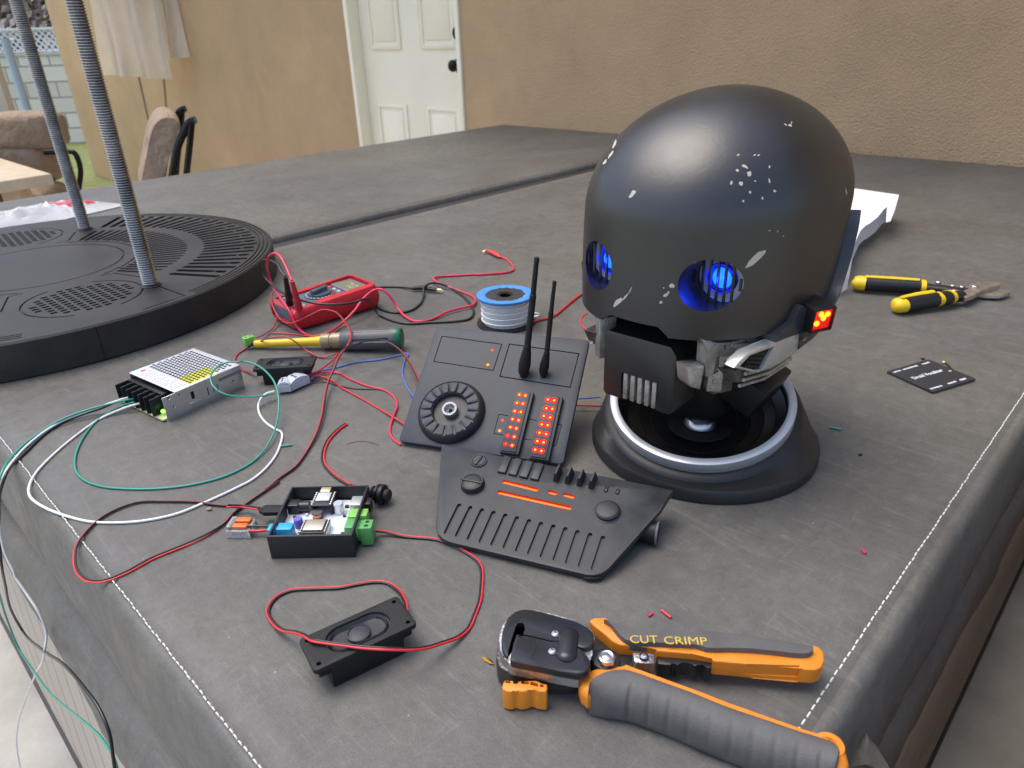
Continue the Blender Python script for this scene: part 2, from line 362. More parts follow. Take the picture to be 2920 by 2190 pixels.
for q0, q1 in ((2.70, 2.96), (3.12, 3.38)):
    for z0, z1 in ((.18, .86), (1.12, 1.72), (1.80, 1.97)):
        m_ = MB(); m_.box((.052, q0, z0), (.061, q1, z1), .008, 2)
        m_.build('panel', WHT, slab, cut=MB().box((.04, q0+.022, z0+.022), (.058, q1-.022, z1-.022), 0)); 
        m_ = MB(); m_.box((.053, q0+.04, z0+.04), (.0605, q1-.04, z1-.04), .006, 2); m_.build('panel', WHT, slab)
FD = 2.36+.06
def onpz(u, v, p0): P = onp(u, v, p0); d = P-O0; return d.dot(E2), d.z
for nm, px_, rr in (('knob', (1293, 187), .034), ('deadbolt', (1296, 95), .03)):
    q_, z_ = onpz(*px_, FD-.02); q_ = 2.685
    m_ = MB(); m_.cyl((.06, q_, z_-DZ), (.045, q_, z_-DZ), rr, n=24, bev=.004)
    if nm == 'knob': m_.cyl((.046, q_, z_-DZ), (.02, q_, z_-DZ), .011); m_.ball((.012, q_, z_-DZ), .027, (.75, 1, 1))
    m_.build(nm, DKM, dr)
# ---- patio roof over the wall side
rf = thing('patio_roof', 'tan patio roof overhang above the back of the hot tub', 'roof', TW)
m_ = MB(); m_.box((1.75, -3, 1.92), (2.36-.003, 6.2, 2.02)); m_.build('roof_deck', mat('roof_tan', (.45, .36, .25), .8, noise_=(3, .1)), rf)
for q_ in (-2.6, -1.1, .4, 1.9, 3.4, 4.9):
    m_ = MB(); m_.box((1.70, q_, 1.82), (2.355, q_+.09, 1.919), .004); m_.build('rafter', mat('rafter_tan', (.40, .31, .21), .7, noise_=(6, .1)), rf)

# ---- hanging cloth
CLM = mat('beige_cloth', (.90, .83, .72), .9, noise_=(12, .05), bump=(400, .3))
def drape(name, top, bot, y, par, k, n=26, deep=.05, ph=0):
    (ul, vl), (ur, vr) = bot; (tl, _), (tr, _) = top; rows = []
    for i in range(15):
        rows.append([])
        for j in range(n+1):
            t = j/n; a = aty(tl+(tr-tl)*t, -330, y); b_ = aty(ul+(ur-ul)*t, vl+(vr-vl)*t, y); p = a.lerp(b_, i/14)
            p.y += deep*math.sin(t*k*math.pi+ph)*(.55+.45*i/14)+.02*math.sin(t*13+i*.4); rows[-1].append(p)
    mb = MB(); mb.grid(rows); bmesh.ops.solidify(mb.bm, geom=mb.bm.faces[:], thickness=.006); return mb.build(name, CLM, par, 60)
cl = thing('hanging_cloth', 'beige cloth hanging by the tan wall with two thin cords below', 'curtain', Matrix.Identity(4))
drape('cloth_panel', [(195, 0), (388, 0)], [(298, 214), (492, 227)], 5.55, cl, 5)
drape('cloth_panel', [(385, 0), (436, 0)], [(468, 172), (539, 163)], 5.62, cl, 2, 12, .03, 1)
for a, b_ in (((392, 205), (429, 368)), ((466, 215), (476, 326))):
    m_ = MB(); m_.tube([aty(*a, 5.6), aty(*b_, 5.6)], .007, 6); m_.build('cord', mat('brown_cord', (.30, .22, .13), .8), cl)

# ---- yard: block wall with lattice, shrubs, post
BLK = bpy.data.materials.new('block'); BLK.use_nodes = True; _n = BLK.node_tree.nodes; _b = _n.new('ShaderNodeTexBrick'); _t = _n.new('ShaderNodeTexCoord'); _m = _n.new('ShaderNodeMapping')
_b.inputs['Color1'].default_value = (.92, .84, .74, 1); _b.inputs['Color2'].default_value = (.78, .70, .60, 1); _b.inputs['Mortar'].default_value = (.45, .40, .34, 1); _b.inputs['Scale'].default_value = 1; _b.inputs['Brick Width'].default_value = .42; _b.inputs['Row Height'].default_value = .2; _b.inputs['Mortar Size'].default_value = .012
_m.inputs['Rotation'].default_value = (R_(90), 0, 0); BLK.node_tree.links.new(_t.outputs['Object'], _m.inputs[0]); BLK.node_tree.links.new(_m.outputs[0], _b.inputs[0]); BLK.node_tree.links.new(_b.outputs[0], _n['Principled BSDF'].inputs[0]); _n['Principled BSDF'].inputs['Roughness'].default_value = .9
YW = 10.6; bw = thing('block_wall', 'grey block garden wall beyond the lawn', 'wall', Matrix.Translation((0, YW, -.86)))
m_ = MB(); m_.box((-14, 0, 0), (0, .2, 1.12)); m_.build('block_courses', BLK, bw)
m_ = MB(); m_.box((-14, -.02, 1.121), (0, .22, 1.16), .005); m_.build('cap', mat('cap_stone', (.55, .53, .5), .9, noise_=(5, .1)), bw)
lt = thing('lattice_fence', 'white lattice fence on top of the grey block garden wall', 'fence', Matrix.Translation((0, YW+.1, .31)))
LW = mat('white_lattice', (.8, .8, .78), .6); m_ = MB()
for i in range(-2, 150):
    x = -12+i*.085
    for s in (1, -1): m_.tube([(x-s*.13, .004*s, .012), (x+s*.13, .004*s, .272)], .012, 4)
m_.build('lattice', LW, lt)
m_ = MB(); m_.box((-12.2, -.02, .262), (.2, .02, .295), .003); m_.box((-12.2, -.02, 0), (.2, .02, .02), .003); m_.build('rail', LW, lt)
for x in (-11, -8.9, -6.95, -4.6, -2.3): m_ = MB(); m_.box((x-.06, -.05, 0), (x+.06, .05, .36), .006); m_.build('post', LW, lt)
def shrub(name, label, c, rad, n, cols, size, seed):
    rn = random.Random(seed); root = thing(name, label, 'shrub', Matrix.Translation((c[0], c[1], -.86)))
    tr = MB()
    for i in range(7):
        a = rn.uniform(0, 6.28); e_ = Vector((math.cos(a)*rad[0]*.6, math.sin(a)*rad[1]*.6, c[2]+.86+rad[2]*rn.uniform(-.2, .7)))
        tr.tube(spline([(rn.uniform(-.08, .08), rn.uniform(-.08, .08), 0), (e_.x*.3, e_.y*.3, e_.z*.5), e_], 4), [.05*(1-.8*k/8) for k in range(9)], 6)
    tr.build('trunk', mat('bark', (.16, .12, .09), .9, noise_=(20, .3)), root)
    cl_ = [(Vector((rn.gauss(0, .42)*rad[0], rn.gauss(0, .42)*rad[1], c[2]+.86+rn.gauss(0, .42)*rad[2])), rn.uniform(.12, .34)) for _ in range(42)]
    for k, col in enumerate(cols):
        mb = MB()
        for i in range(n//len(cols)):
            cc, cr_ = cl_[rn.randrange(len(cl_))]; p = cc+Vector((rn.gauss(0, 1), rn.gauss(0, 1), rn.gauss(0, 1)))*cr_*.7*max(rad)/1.2
            a = Vector((rn.gauss(0, 1), rn.gauss(0, 1), rn.gauss(0, 1))).normalized(); b_ = a.orthogonal().normalized(); s_ = size*rn.uniform(.6, 1.4); c_ = a.cross(b_)
            mb.bm.faces.new([mb.v(p-b_*s_), mb.v(p+c_*s_*.5+a*s_*.2), mb.v(p+b_*s_), mb.v(p-c_*s_*.5)])
        mb.build('foliage', mat('leaf_'+name+str(k), col, .6), root)
shrub('shrub', 'pale pink blossoming shrub showing above the lattice fence', (-7.0, 12.2, 1.3), (1.6, .8, .9), 5200, [(.60, .50, .48), (.40, .33, .28), (.7, .62, .58)], .07, 1)
shrub('shrub', 'bright green shrub behind the lattice fence', (-6.6, 11.8, .45), (2.4, .5, .5), 3600, [(.36, .50, .08), (.18, .30, .05)], .06, 2)
shrub('shrub', 'dark green shrub in front of the block wall at the far left', (-7.9, 9.6, -.05), (.5, .4, .6), 2400, [(.08, .14, .04), (.15, .22, .06)], .05, 3)
shrub('shrub', 'grey green shrub high behind the garden wall', (-8.6, 13.4, 1.9), (2.6, .8, 1.2), 4200, [(.40, .42, .30), (.55, .50, .45)], .09, 5)
m_ = MB(); a = aty(33, 108, 6.4); b_ = aty(80, 312, 6.4); m_.cyl((b_.x, 6.4, -.83), (b_.x-.01, 6.4, a.z), .032, n=16); tag(m_.build('garden_pole', mat('pale_blue', (.42, .52, .62), .5, noise_=(8, .08))), 'pale blue metal pole standing in front of the block wall', 'pole')
m_ = MB(); a = aty(-14, 130, 4.3); b_ = aty(28, 320, 4.3); gp = thing('garden_gate', 'cream gate post with a black latch at the left edge', 'gate', Matrix.Translation((b_.x, 4.3, -.82)))
m_.box((-.5, -.03, 0), (.02, .03, .82+a.z+.1), .006); m_.build('post', mat('cream_wood', (.62, .55, .40), .6, noise_=(10, .05)), gp)
m_ = MB(); m_.tube([(-.09, -.045, .95), (-.05, -.045, .78), (.05, -.05, .76)], .008, 6); m_.build('latch', DKM, gp)

# ---- patio furniture
WOOD = mat('pale_wood', (.60, .49, .34), .5, noise_=(14, .12))
zt = -.10; c0 = G(146, 495, zt); dA = (G(0, 517, zt)-c0).normalized(); dB = (G(0, 450, zt)-c0).normalized()
tb = thing('patio_table', 'pale wooden patio table at the left edge', 'table', Matrix.Translation(Vector((c0.x, c0.y, -.82))))
k0 = Vector((0, 0, 0)); m_ = MB(); P4 = [k0, dA*1.3, dA*1.3+dB*1.6, dB*1.6]; m_.prism([(p.x, p.y) for p in P4], .675, .72, .004); m_.build('table_top', WOOD, tb)
for s, t in ((.12, .12), (1.1, .15), (.15, 1.4)):
    p = dA*s+dB*t; m_ = MB(); m_.box((p.x-.04, p.y-.04, 0), (p.x+.04, p.y+.04, .674), .005); m_.build('leg', WOOD, tb)
CUS = mat('tan_cushion', (.30, .215, .145), .75, noise_=(7, .12), bump=(9, 1.0), bumpd=.05)
sf = thing('patio_sofa', 'tan tufted patio sofa with curved black metal arm behind the table', 'sofa', Matrix.Translation((-2.75, 4.1, -.82)))
def puff(mb, x0, x1, y0, y1, z0, z1, seed=0):
    rows = []; n = 22
    for i in range(n+1):
        th = math.pi*i/n; rows.append([])
        for j in range(28):
            ph = 2*math.pi*j/28; sx = math.sin(th)*math.cos(ph); sy = math.sin(th)*math.sin(ph); sz = math.cos(th)
            f = lambda t: math.copysign(abs(t)**.42, t)
            x, y, z = f(sx), f(sy)*1., f(sz); k = 1+.05*noise.noise(Vector((x*2+seed, y*2, z*2)))-.10*max(0, 1-abs(x*3.0 % 2-1)*6 if False else 0)
            rows[-1].append(((x0+x1)/2+(x1-x0)/2*x*k, (y0+y1)/2+(y1-y0)/2*y*k, (z0+z1)/2+(z1-z0)/2*z*k))
    mb.grid(rows, True)
def rel(u, v, y, base): P = aty(u, v, y); return P.x-base[0], P.z-base[2]
B_ = (-2.75, 4.1, -.82); x1, z1 = rel(166, 312, 3.95, B_); _, zm = rel(150, 410, 3.95, B_); xb, zb = rel(176, 492, 3.95, B_)
for (xa, za, ze) in ((x1, zm-.015, z1), (xb-.01, zb-.05, zm+.015)):
    m_ = MB(); puff(m_, xa-.36, xa, -.30, -.06, za, ze, xa); m_.build('back_cushion', CUS, sf)
    m_ = MB(); puff(m_, xa-.76, xa-.35, -.30, -.06, za, ze, xa+3); m_.build('back_cushion', CUS, sf)
m_ = MB(); puff(m_, xb-.8, xb+.06, -.75, -.1, .30, zb-.02, 5); m_.build('seat_cushion', CUS, sf)
m_ = MB(); pts = [rel(*p, 3.7, B_) for p in ((196, 432), (212, 436), (224, 458), (230, 490), (226, 530), (222, 600))]
m_.tube(spline([(p[0], -.4, p[1]) for p in pts]), .013, 8); m_.tube([(pts[0][0], -.4, pts[0][1]), (pts[0][0]-.12, -.4, pts[0][1]+.0)], .013, 8); m_.tube([(pts[-1][0], -.4, pts[-1][1]), (pts[-1][0], -.4, 0)], .013, 8); m_.build('arm', DKM, sf)
ch = thing('patio_chair', 'tan cushioned patio chair with a black metal frame seen side on by the wall', 'chair', Matrix.Translation((-1.3, 2.75, -.82)))
B_ = (-1.3, 2.75, -.82); P_ = [rel(*p, 2.75, B_) for p in ((396, 530), (402, 500), (414, 440), (425, 385), (440, 350), (462, 330), (492, 328), (512, 340), (519, 362), (508, 400), (492, 440), (478, 480), (470, 530))]
pr = spline([(p[0], 0, p[1]) for p in P_], 3); rows = []
for k in range(9):
    y = .0+.46*k/8; s = 1-.10*abs(k/4-1)**4; cx = sum(p.x for p in pr)/len(pr); cz = sum(p.z for p in pr)/len(pr)
    rows.append([(cx+(p.x-cx)*s-.47*y, y, cz+(p.z-cz)*s) for p in pr])
m_ = MB(); V = m_.grid(rows, True); m_.bm.faces.new(V[0][::-1]); m_.bm.faces.new(V[-1]); m_.build('cushion', CUS, ch, 60)
for y in (-.02, .48):
    m_ = MB(Matrix.Translation((-.47*y, 0, 0))); q_ = [rel(*p, 2.75, B_) for p in ((556, 340), (541, 345), (524, 375), (505, 420), (490, 500), (480, 560))]
    m_.tube(spline([(a, y, b) for a, b in q_]), .014, 8); q2 = [rel(*p, 2.75, B_) for p in ((546, 342), (541, 400), (530, 500), (524, 560))]; m_.tube(spline([(a, y, b) for a, b in q2]), .012, 8)
    m_.tube([(q2[-1][0], y, q2[-1][1]), (q2[-1][0], y, .0)], .012, 8); m_.build('frame', mat('gloss_black', (.015, .014, .013), .2, .5), ch)
m_ = MB(); puff(m_, q2[-1][0]-.5, q2[-1][0]-.04, 0, .46, .38, .5, 2); m_.build('seat_cushion', CUS, ch)
# ================================================================== OBJECTS ON THE COVER
BLK1 = mat('black_plastic', (.010, .010, .011), .45, noise_=(30, .15), bump=(900, .08), spec=.35)
BLK2 = mat('matt_black_plastic', (.014, .014, .015), .6, noise_=(40, .2), bump=(1200, .1), spec=.35)
VOID = mat('deep_black', (.004, .004, .004), .8)
SIL = mat('brushed_metal', (.62, .61, .60), .32, 1, noise_=(80, .12)); STEEL = mat('steel', (.55, .54, .52), .25, 1, noise_=(120, .15))
DISCM = mat('printed_black', (.030, .028, .025), .55, noise_=(14, .4), bump=(700, .15), spec=.35)

# ---- round black stand plate with slots, grilles and two threaded rods
DC = Vector((-.772, 1.135, 0)); RD = .372; HD = .05
disc = thing('display_plate', 'big round black grated display base plate at the left carrying two threaded rods', 'display base', Matrix.Translation(DC))
fd = Fr(DC, 0)
body = MB(); body.lathe([(0, 0), (RD-.004, 0), (RD, .002), (RD, HD-.0025), (RD-.0025, HD), (0, HD)], 160)
cut = MB(); dz0, dz1 = HD-.024, HD+.004
def pol(r, a): return Vector((r*math.cos(R_(a)), r*math.sin(R_(a)), 0))
A0, A1, NS = -15.5, 94.5, 29
for i in range(NS):
    a = A0+(A1-A0)*i/(NS-1)
    cut.prism(stadium(pol(.160 if i % 2 else .163, a), pol(.228, a), .0034, 5), dz0, dz1)
    if i % 2 == 0: cut.prism(stadium(pol(.262, a), pol(.342, a), .0050, 5), dz0, dz1)
    else: cut.prism(stadium(pol(.262, a), pol(.318, a), .0050, 5), dz0, dz1); cut.prism(stadium(pol(.329, a), pol(.338, a), .0054, 5), dz0, dz1)
for ga in (-45.5, 128, 221):
    gc = pol(.240, ga)
    M = Matrix.Translation((gc.x, gc.y, 0)) @ rotz(R_(ga+92))
    for i in range(-5, 6):
        for j in range(-5, 6):
            x, y = i*.0122, j*.0118
            if math.hypot(abs(x)+.003, abs(y)+.003) > .0665: continue
            cut.prism(bev_poly(x-.0044, y-.0033, x+.0044, y+.0033, .0009, 1), dz0, dz1, M=M)
def groove(pts, w_=.0014, d=.0022):
    P = [Vector((p[0], p[1], 0)) for p in pts]; a = offs(P, w_); b_ = offs(P, -w_); cut.prism([(p.x, p.y) for p in a]+[(p.x, p.y) for p in b_[::-1]], HD-d, HD+.003)
def arc(r, a, b_, n=None):
    n = n or max(4, int(abs(b_-a)/3)); return [pol(r, a+(b_-a)*i/n) for i in range(n+1)]
for r in (.351, .358, .365): groove(arc(r, -27, 88))
groove(arc(.1305, -44.9, 314.9, 120), .0013, .003)
groove(arc(.151, -22, 102)); groove(arc(.151, 155, 292))
for r in (.345, .352, .359): groove(arc(r, -112, -62))
for ga in (-45.5, 128, 221):
    gc = pol(.240, ga); groove([gc+pol(.077, t+ga) for t in range(-160, -20, 8)]); groove([gc+pol(.077, t+ga) for t in range(20, 160, 8)])
    groove([pol(.362, ga+6), pol(.362, ga+16), pol(.262, ga+20)]); groove([pol(.155, ga+20), pol(.165, ga+26), pol(.235, ga+24)]); groove([pol(.155, ga-20), pol(.165, ga-26), pol(.235, ga-24)])
body.build('plate', DISCM, disc, ang=30, cut=cut)
sm = MB(); sm.box((-.0004, -.0004, .001), (.0004, .0004, HD-.001)); 
seam_ang = math.degrees(math.atan2(*(lambda l: (l[1], l[0]))(fd.z('r1', 752, 1350, HD))))
s_ = MB(rotz(R_(seam_ang)) @ Matrix.Translation((RD-.0006, 0, 0))); s_.box((0, -.0006, .001), (.0011, .0006, HD-.002)); s_.build('seam', VOID, disc)
RODM = mat('threaded_steel', (.36, .35, .33), .26, 1, noise_=(40, .3))
for (k, u, v, rr) in (('r1', 1190, 1035, .0112), ('r1', 672, 592, .0112)):
    P = fd.z(k, u, v, HD); pr = [(rr*.8, HD-.008)]; z = HD-.004; pitch = .0034
    while z < 1.0: pr += [(rr*.80, z), (rr, z+pitch*.45), (rr, z+pitch*.58)]; z += pitch
    pr.append((0, z)); m_ = MB(Matrix.Translation((P[0], P[1], 0))); m_.lathe(pr, 22); m_.build('threaded_rod', RODM, disc, ang=60)
    m_ = MB(Matrix.Translation((P[0], P[1], 0))); m_.lathe([(rr+.004, HD-.001), (rr+.0035, HD+.001), (rr*.95, HD+.003)], 24); m_.build('collar', BLK2, disc)

# ---- plastic bag behind the plate
bagm = mat('clear_plastic', (.86, .87, .88), .18, trans=.35, bump=(40, .6)); m_ = MB(); bg0 = G(150, 620, 0); ba = G(360, 570, 0)-bg0; bb = Vector((-ba.y, ba.x, 0)); ba.normalize(); bb.normalize()
bagf = Matrix.Translation(bg0) @ Matrix(((ba.x, bb.x, 0, 0), (ba.y, bb.y, 0, 0), (0, 0, 1, 0), (0, 0, 0, 1)))
rows = []
for i in range(45):
    rows.append([])
    for j in range(25):
        x = -.34+.50*i/44; y = -.06+.19*j/24; e_ = max(0, min(1, (i/44)*6, (1-i/44)*5))*max(0, min(1, (j/24)*4, (1-j/24)*3))
        hgt = .002+e_*(.022+.018*noise.noise(Vector((x*9, y*12, 1)))+.014*abs(noise.noise(Vector((x*34, y*40, 4))))+.006*noise.noise(Vector((x*90, y*90, 7))))
        y += .02*math.sin(x*11)*(j/24-.3); rows[-1].append((x, y, max(.0015, hgt)))
m_.grid(rows); bag = thing('plastic_bag', 'crumpled clear plastic bag with red print behind the round plate', 'bag', bagf); m_.build('film', bagm, bag, 20)
m_ = MB()
for i0 in (33, 37): m_.grid([[(p[0], p[1], p[2]+.0012) for p in rows[i][5:18]] for i in (i0, i0+1, i0+2)])
m_.build('red_print', mat('red_print', (.75, .05, .07), .4), bag, 20)

# ---- power supply
fp = Fr((-.3758, .6788, .0004), .939); PL, PW, PH, PT = .098, .094, .0285, .015
psu = thing('power_supply', 'silver perforated metal power supply with terminal block and green light', 'power supply', fp.M)
ALU = mat('zinc_sheet', (.60, .60, .60), .38, .85, noise_=(60, .06))
m_ = MB(); m_.box((0, 0, 0), (PL, .001, PH), .0003); cut = MB()
for (u, v, r) in ((785, 930, .0018), (875, 1080, .0014), (1880, 640, .0016), (965, 870, .0012)):
    P = fp.I @ (CAM+ray(*zp('P', u, v))*((-(fp.I @ CAM).y)/(fp.I.to_3x3() @ ray(*zp('P', u, v))).y)); cut.cyl((P.x, -.002, P.z), (P.x, .003, P.z), r, n=12)
def side(u, v):
    a = fp.I @ CAM; d = fp.I.to_3x3() @ ray(*zp('P', u, v)); k = -a.y/d.y; p = a+d*k; return p.x, p.z
x0, z1 = side(1150, 830); x1, z0 = side(1240, 930); cut.box((x0, -.002, z0), (x1, .003, z1))
for u0, v0, u1, v1 in ((1430, 750, 1485, 880), (1530, 730, 1570, 830), (1600, 690, 1640, 790)):
    x0, z1 = side(u0, v0); x1, z0 = side(u1, v1); cut.box((x0, -.002, z0), (x1, .003, z1))
m_.build('side_plate', ALU, psu, cut=cut)
m_ = MB(); m_.box((0, .0, -.0004), (PL, PW, .0008)); m_.box((PL-.001, .0012, .001), (PL, PW, PH-.001)); m_.box((PT, PW-.001, .001), (PL-.0015, PW, PH-.001)); m_.build('chassis', ALU, psu)
x, z = side(1240, 990); m_ = MB(); m_.box((x-.008, -.0012, z-.0018), (x+.008, .0002, z+.0018), .001); m_.build('louvre', ALU, psu)
x, z = side(1830, 540); m_ = MB(); m_.box((x-.015, -.0003, z-.0018), (x+.015, .0000, z+.0018)); m_.build('rating_strip', mat('grey_print', (.16, .16, .17), .5), psu)
top = MB(); top.box((PT, -.0002, PH), (PL, PW, PH+.0009), .0002); cut = MB(); cut2 = []
for i in range(13):
    for j in range(15):
        x = PT+.0235+i*.0043; y = .008+j*.0056+(.0028 if i % 2 else 0)
        if y > PW-.004 or x > PL-.006: continue
        cut.prism([(x-.0020, y), (x-.0008, y+.0024), (x+.0008, y+.0024), (x+.0020, y), (x+.0008, y-.0024), (x-.0008, y-.0024)], PH-.001, PH+.002)
cm = bpy.data.materials.new('perforated_cover'); cm.use_nodes = True; n_ = cm.node_tree.nodes; l_ = cm.node_tree.links; tcn = n_.new('ShaderNodeTexCoord'); sx = n_.new('ShaderNodeSeparateXYZ'); l_.new(tcn.outputs['Object'], sx.inputs[0])
def rng(o, a, b_):
    g = n_.new('ShaderNodeMath'); g.operation = 'COMPARE'; g.inputs[1].default_value = (a+b_)/2; g.inputs[2].default_value = (b_-a)/2; l_.new(o, g.inputs[0]); return g.outputs[0]
mu = n_.new('ShaderNodeMath'); mu.operation = 'MULTIPLY'; l_.new(rng(sx.outputs[0], .036, .072), mu.inputs[0]); l_.new(rng(sx.outputs[1], .004, .030), mu.inputs[1])
mx = n_.new('ShaderNodeMix'); mx.data_type = 'RGBA'; mx.inputs[6].default_value = (.62, .63, .64, 1); mx.inputs[7].default_value = (.72, .70, .10, 1); l_.new(mu.outputs[0], mx.inputs[0]); l_.new(mx.outputs[2], n_['Principled BSDF'].inputs[0])
n_['Principled BSDF'].inputs['Metallic'].default_value = .35; n_['Principled BSDF'].inputs['Roughness'].default_value = .4
top.build('perforated_cover', cm, psu, cut=cut)
lb = MB(); lb.box((PT+.001, .001, PH+.0009), (PT+.019, PW-.001, PH+.0011)); lab = lb.build('label', mat('white_label', (.74, .75, .78), .4), psu)
m_ = MB(); rn = random.Random(4)
for i in range(7):
    y = .006
    while y < PW-.018:
        L = rn.uniform(.002, .009); x = PT+.0032+i*.0023; m_.box((x, y, PH+.0011), (x+.0007, y+L, PH+.00118)); y += L+rn.uniform(.001, .003)
m_.build('print', mat('label_print', (.12, .12, .14), .5), lab)
m_ = MB(); m_.cyl((PT+.012, PW-.010, PH+.0011), (PT+.012, PW-.010, PH+.0013), .003); m_.build('red_dot', mat('red_dot', (.7, .1, .08), .4), lab)
m_ = MB(); m_.box((.006, .012, .001), (.090, PW-.004, .020)); m_.build('inner_parts', mat('inner_black', (.02, .02, .022), .5), psu)
m_ = MB(); m_.box((-.004, .003, .0012), (PT+.005, PW-.003, .0028)); m_.build('circuit_board', mat('pcb_tan', (.55, .50, .30), .5, noise_=(60, .2)), psu)
tbk = MB(); tbk.box((-.002, .018, .003), (PT+.006, PW-.004, .012), .0006)
for i in range(7):
    y = .018+i*.0118; tbk.box((-.0055, y, .003), (PT+.006, y+.0016, .0235), .0006)
tbk.box((.010, .018, .012), (PT+.006, PW-.004, .0235), .0006); tb_ = tbk.build('terminal_block', BLK1, psu)
for i in range(6):
    m_ = MB(); y = .018+i*.0118+.0065; m_.cyl((.004, y, .012), (.004, y, .0145), .0032, n=14); m_.build('screw', SIL, tb_)
m_ = MB(); m_.ball((.003, .012, .008), .0022); m_.build('status_light', mat('green_led', (.1, .6, .05), .3, emit=(.2, 1, .05, 3)), psu)
m_ = MB(); m_.box((.004, .004, .003), (.010, .011, .008), .001); m_.build('trimmer', mat('white_trim', (.7, .7, .7), .4), psu)

# ---- two small rectangular loudspeakers
def speaker(M, label, L=.070, W_=.0315):
    t = thing('speaker', label, 'speaker', M, 'small rectangular black speakers')
    fl_ = MB(); fl_.prism(bev_poly(0, 0, L, W_, .003, 4), .0185, .0220, .0005); cut = MB()
    for x, y in ((.0045, .0045), (L-.0045, .0045), (L-.0045, W_-.0045), (.0045, W_-.0045)): cut.cyl((x, y, .015), (x, y, .025), .0016, n=14)
    cut.prism(stadium((L/2-.010, W_/2), (L/2+.010, W_/2), .0118, 12), .018, .024); fl_.build('flange', BLK2, t, cut=cut)
    m_ = MB(); m_.box((.010, .001, .0), (L-.010, W_-.001, .0186), .001); m_.box((.003, .003, .011), (L-.003, W_-.003, .0186), .001); m_.build('housing', BLK1, t)
    m_ = MB(); m_.grid([[(x, y, z) for x, y in stadium((L/2-a, W_/2), (L/2+a, W_/2), r, 14)] for a, r, z in ((.010, .0118, .0218), (.010, .0114, .0198), (.010, .0106, .0197), (.010, .0100, .0216), (.010, .0094, .0221), (.010, .0088, .0214), (.0098, .0082, .0192), (.0085, .0078, .0190), (.0050, .0076, .0190), (.0002, .0074, .0188))], True)
    bmesh.ops.remove_doubles(m_.bm, verts=m_.bm.verts[:], dist=1e-6); m_.build('cone', mat('rubber_cone', (.028, .029, .033), .45, noise_=(200, .2)), t, ang=60)
    m_ = MB(Matrix.Translation((L/2, W_/2, 0))); m_.lathe([(.0078, .0186), (.0078, .0210), (.0070, .0214), (.0063, .0204), (.0045, .0209), (0, .0213)], 40); m_.build('dust_cap', mat('dust_cap', (.035, .037, .043), .5), t, ang=60)
    return t
sp1 = speaker(Matrix.Translation((-.1275, .3121, 0)) @ rotz(.5565), 'small black speaker nearest the camera with a red and black wire across it')
sp2 = speaker(Matrix.Translation((-.3059, .7603, 0)) @ rotz(.0484), 'small black speaker beside the silver power supply behind the grey wire connectors')

# ---- wires
WM = {'red': mat('red_wire', (.62, .028, .035), .35, spec=.6), 'pink': mat('pink_red_wire', (.68, .03, .075), .35, spec=.6), 'black': mat('black_wire', (.012, .012, .013), .35, spec=.6), 'green': mat('green_wire', (.03, .30, .22), .35, spec=.6),
      'white': mat('white_wire', (.78, .78, .76), .35, spec=.6), 'blue': mat('blue_wire', (.08, .17, .55), .35, spec=.6), 'dark': mat('dark_red_wire', (.16, .02, .03), .4)}
def wpts(segs):
    """segs: list of (zoom key, z or (z0,z1) or 'p<value>', [(u,v) or (u,v,z)...])"""
    P = []
    for key, z, pts in segs:
        for i, q in enumerate(pts):
            u, v = zp(key, q[0], q[1])
            if isinstance(z, str): P.append(onp(u, v, float(z[1:]) if len(q) < 3 else q[2])); continue
            zz = z if not isinstance(z, tuple) else z[0]+(z[1]-z[0])*i/max(1, len(pts)-1)
            if len(q) > 2: zz = q[2]
            P.append(G(u, v, zz))
    return P
def wire(label, col, r, segs, name='wire', group='loose wires on the cover', k=7, pts=None):
    P = pts or wpts(segs); m_ = MB(); m_.tube(spline(P, k), r, 8); return tag(m_.build(name, WM[col], ang=80), label, 'wire', group)
def pair(label, r, segs, sw=1, name='twin_wire', colors=('red', 'black'), lift=.0, k=7, twist=None):
    P = spline(wpts(segs), k); t = thing(name, label, 'wire', None, 'loose wires on the cover')
    d = r*.92
    if twist is None: A_, B_ = offs(P, -d*sw), offs(P, d*sw)
    else:
        A_, B_ = [], []; N = len(P); base = offs(P, 1)
        for i in range(N):
            n_ = base[i]-P[i]; a = twist(i/(N-1)); v = n_*math.cos(a)*d+Vector((0, 0, 1))*math.sin(a)*d; A_.append(P[i]-v); B_.append(P[i]+v+Vector((0, 0, r)))
    for nm, c, q in (('red_strand', colors[0], A_), ('black_strand', colors[1], B_)):
        m_ = MB(); m_.tube(q, r, 8); m_.build(nm, WM[c], t, ang=80)
    return t
H_ = .0014
wire('white wire looping from the power supply over the stitched edge to the grey connectors', 'white', .00125, [
    ('A', .009, [(1190, 155), (1080, 172)]), ('A', H_, [(950, 215, .005), (800, 282), (600, 420), (400, 590), (280, 720), (228, 830), (240, 905), (330, 975), (480, 1040), (700, 1098), (900, 1108), (1150, 1090), (1400, 1035), (1600, 955), (1850, 840), (2000, 760), (2130, 640)]),
    ('D', H_, [(455, 1185), (485, 1000), (410, 960), (300, 880), (235, 780), (225, 690, .004), (260, 610, .008), (320, 560, .010), (405, 537, .010)])])
